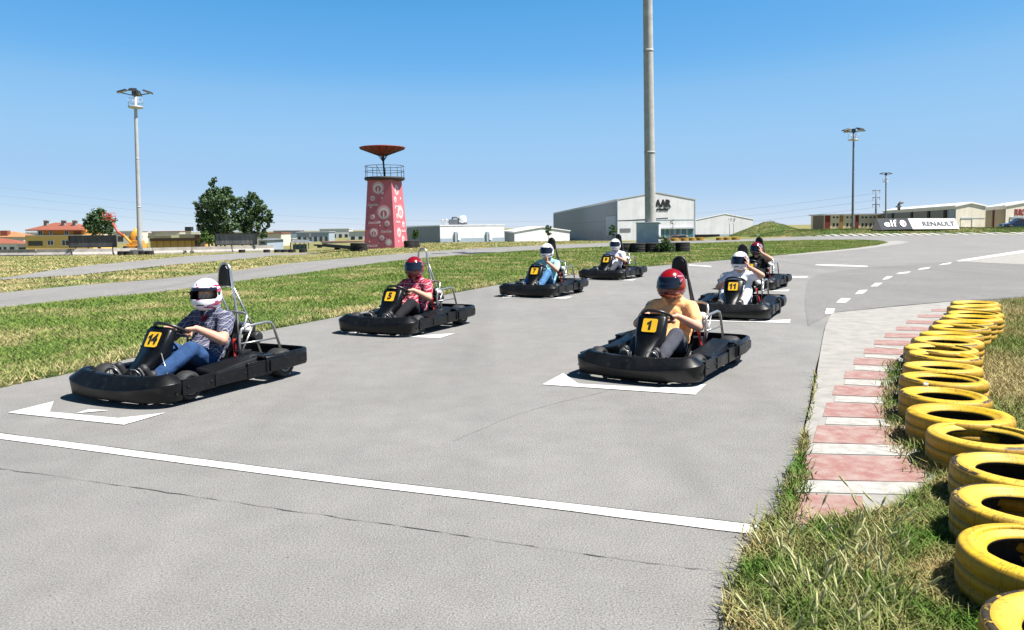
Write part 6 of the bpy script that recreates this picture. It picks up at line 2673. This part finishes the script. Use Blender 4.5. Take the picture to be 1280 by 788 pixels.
for a_, b_, nm, mm in ((1031, 1037.5, 'red_strip', simple('dark_red_render', (.20, .03, .02), .85)), (1069, 1073, 'red_strip', simple('dark_red_render', (.20, .03, .02), .85)),
                       (1049.5, 1053.5, 'ochre_strip', simple('ochre_render', (.38, .20, .06), .85)), (1097, 1101, 'ochre_strip', simple('ochre_render', (.38, .20, .06), .85))):
    mb = MB(); fb(mb, a_, b_, 269.3, 290, Y, .1, 0, .15, bottom=-3); hp_(nm, mb, mm)
for y0_, y1_ in ((270.8, 273), (279.3, 283.2)):
    for a_ in (1041, 1045.5, 1058, 1063, 1077, 1081.5, 1087, 1092):
        mb = MB(); fb(mb, a_, a_ + 2.4, y0_, y1_, Y, .05, 0, .05); hp_('window', mb, M['glass'])

# cream warehouses on the right
root, O, a, b, la, lb, P0, P1, P2, he, hr = hall_px('warehouse', 'cream gabled warehouse with dark side pillars behind the advert boards', 1194, 150, 1103.5, 205, 1231, 153.2, 258.6, 254.6, -4, [M['clad_cream'], M['roofwhite']], px_ridge=1213, overhang=.3, roof_t=.3)
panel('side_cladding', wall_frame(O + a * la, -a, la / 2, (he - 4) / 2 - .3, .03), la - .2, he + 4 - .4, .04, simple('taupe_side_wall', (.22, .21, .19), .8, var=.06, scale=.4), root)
pos = lambda px: la - along(P0, P1, px)
for px_ in (1116.5, 1140, 1161.3, 1181.7):
    panel('side_pillar', wall_frame(O + a * la, -a, pos(px_), (he - 4) / 2 - .3, .08), 1.5, he + 4 - .5, .2, M['oldrubber'], root)
panel('corner_trim', wall_frame(O + a * la, -a, pos(1189.5), (he - 4) / 2 - .3, .08), 3.6, he + 3.4, .04, M['bluegrey'], root)
sa = lambda px: along(P0, P2, px)
dr = panel('loading_door', wall_frame(O, b, (sa(1200) + sa(1213)) / 2, zat(1207, 279, 150), .02), sa(1213) - sa(1200), zat(1207, 273, 150) - zat(1207, 286, 150), .06, M['clad_cream'], root)
panel('door_frame', wall_frame(O, b, (sa(1200) + sa(1214)) / 2, zat(1207, 273, 150), .02), sa(1214) - sa(1200), .22, .14, M['bluegrey'], root)
panel('door_frame', wall_frame(O, b, sa(1213.7), zat(1207, 279.5, 150), .02), .2, 2.0, .14, M['bluegrey'], root)
panel('wall_seam', wall_frame(O, b, (sa(1214.5) + lb) / 2, zat(1222, 273, 150), .02), (lb - sa(1215)) * .95, .12, .03, M['bluegrey'], root)
# exhaust cowl on its roof
v = P(1137.5, 255, 176)
r = empty('roof_cowl', (v.x, 181, zat(1137, 258.3, 181)))
tag(r, 'dark bent exhaust cowl on the cream warehouse roof', 'roof cowl')
mb = MB(); mb.tube([(0, 0, -.8), (0, 0, .5), (.3, 0, .9), (.9, 0, 1.0)], .35, 8); part('duct', mb, M['mastdark'], r)
mb = MB(); mb.box((-.1, 0, .0), (.9, .9, .3)); part('flange', mb, M['mastdark'], r)
root, O, a, b, la, lb, P0, P1, P2, he, hr = hall_px('warehouse', 'second cream warehouse with red lettering, cut by the right picture edge', 1256.3, 150, 1224, 175, 1330, 156, 258.4, 251.5, -4, [M['clad_cream'], M['roofwhite']], overhang=.3, roof_t=.3)
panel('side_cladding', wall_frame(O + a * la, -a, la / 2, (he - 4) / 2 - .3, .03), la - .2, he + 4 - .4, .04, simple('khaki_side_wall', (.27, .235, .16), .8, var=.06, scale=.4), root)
pos = lambda px: la - along(P0, P1, px)
panel('side_pillar', wall_frame(O + a * la, -a, pos(1242), (he - 4) / 2 - .3, .08), 1.3, he + 4 - .5, .2, simple('dark_red_brown_panel', (.08, .03, .02), .8), root)
sa = lambda px: along(P0, P2, px)
o = link('lettering', text_mesh('lettering', 'BURO', 1.75, simple('red_brown_letters', (.30, .045, .05), .6), 0, .05, .03, align='LEFT', xs=.62), root); o.matrix_local = Matrix.Translation(-Vector(root.location)) @ wall_frame(O, b, sa(1267), zat(1275, 265.8, 150), .05)
panel('door_frame', wall_frame(O, b, (sa(1261) + sa(1300)) / 2, zat(1275, 271.8, 150), .02), sa(1300) - sa(1261), .2, .12, M['bluegrey'], root)
panel('door_frame', wall_frame(O, b, sa(1261.5), zat(1262, 277.5, 150), .02), .2, 1.8, .12, M['bluegrey'], root)
gz = zat(1270, 287.6, 97)
far_car('dark blue car with a covered front on the bank at the right edge', 1272, 97, (.012, .02, .05), R_(172), 1.0, gz)


# ------------------------------------------------------------------ light, sky, camera
SUN_AZ, SUN_EL = 14.0, 60.0      # degrees toward the viewer from due right, height
sd = Vector((math.cos(R_(SUN_EL)) * math.cos(R_(SUN_AZ)), -math.cos(R_(SUN_EL)) * math.sin(R_(SUN_AZ)), math.sin(R_(SUN_EL))))
li = bpy.data.lights.new('sun', 'SUN')
li.energy = 5.0
li.angle = R_(.5)
li.color = (1, .955, .89)
lo = bpy.data.objects.new('sun', li)
C.objects.link(lo)
lo.rotation_euler = sd.to_track_quat('Z', 'Y').to_euler()
w = bpy.data.worlds.new('World')
S.world = w
w.use_nodes = True
nt = w.node_tree
bg = nt.nodes['Background']
sky = nt.nodes.new('ShaderNodeTexSky')
sky.sky_type = 'NISHITA'
sky.sun_disc = False
sky.sun_elevation = R_(SUN_EL)
sky.sun_rotation = R_(90 + SUN_AZ)
sky.altitude = 50
sky.air_density = .6
sky.dust_density = 0
sky.ozone_density = 3.0


def scaled(src, k):
    n = nt.nodes.new('ShaderNodeVectorMath')
    n.operation = 'SCALE'
    n.inputs['Scale'].default_value = k
    nt.links.new(src, n.inputs[0])
    return n.outputs[0]


# response of the camera to the sky: deep saturated blue overhead, pale at the horizon
cv = nt.nodes.new('ShaderNodeRGBCurve')
for ch, pts in ((0, [(0, 0), (.085, .018), (.107, .046), (.138, .074), (.171, .117), (.392, .186), (1, .42)]), (1, [(0, 0), (.14, .06), (.189, .168), (.235, .200), (.292, .239), (.566, .278), (1, .42)]), (2, [(0, 0), (.27, .12), (.33, .28), (.365, .345), (.506, .388), (.715, .392), (1, .42)])):
    c_ = cv.mapping.curves[ch]
    for i, p in enumerate(pts):
        if i == 0:
            c_.points[0].location = p
        elif i == len(pts) - 1:
            c_.points[-1].location = p
        else:
            c_.points.new(*p)
cv.mapping.update()
nt.links.new(scaled(sky.outputs[0], .1), cv.inputs['Color'])
nt.links.new(scaled(cv.outputs['Color'], 10), bg.inputs['Color'])
bg.inputs['Strength'].default_value = .10

cam = bpy.data.cameras.new('camera')
co_ = bpy.data.objects.new('camera', cam)
C.objects.link(co_)
cam.sensor_fit = 'HORIZONTAL'
cam.sensor_width = 36
cam.lens = 36 * F / 1280
cam.shift_y = (CY - 394) / 1280
cam.clip_start = .05
cam.clip_end = 20000
fw = Vector((0, math.cos(PT), -math.sin(PT)))
up = Vector((0, math.sin(PT), math.cos(PT)))
rt = Vector((1, 0, 0))
r2 = rt * math.cos(TH) - up * math.sin(TH)
u2 = rt * math.sin(TH) + up * math.cos(TH)
mw = Matrix((r2, u2, -fw)).transposed().to_4x4()
mw.translation = (0, 0, H)
co_.matrix_world = mw
S.camera = co_
S.view_settings.view_transform = 'Standard'
S.view_settings.look = 'None'
S.view_settings.exposure = 1.2
S.view_settings.gamma = 1
S.cycles.max_bounces = 6
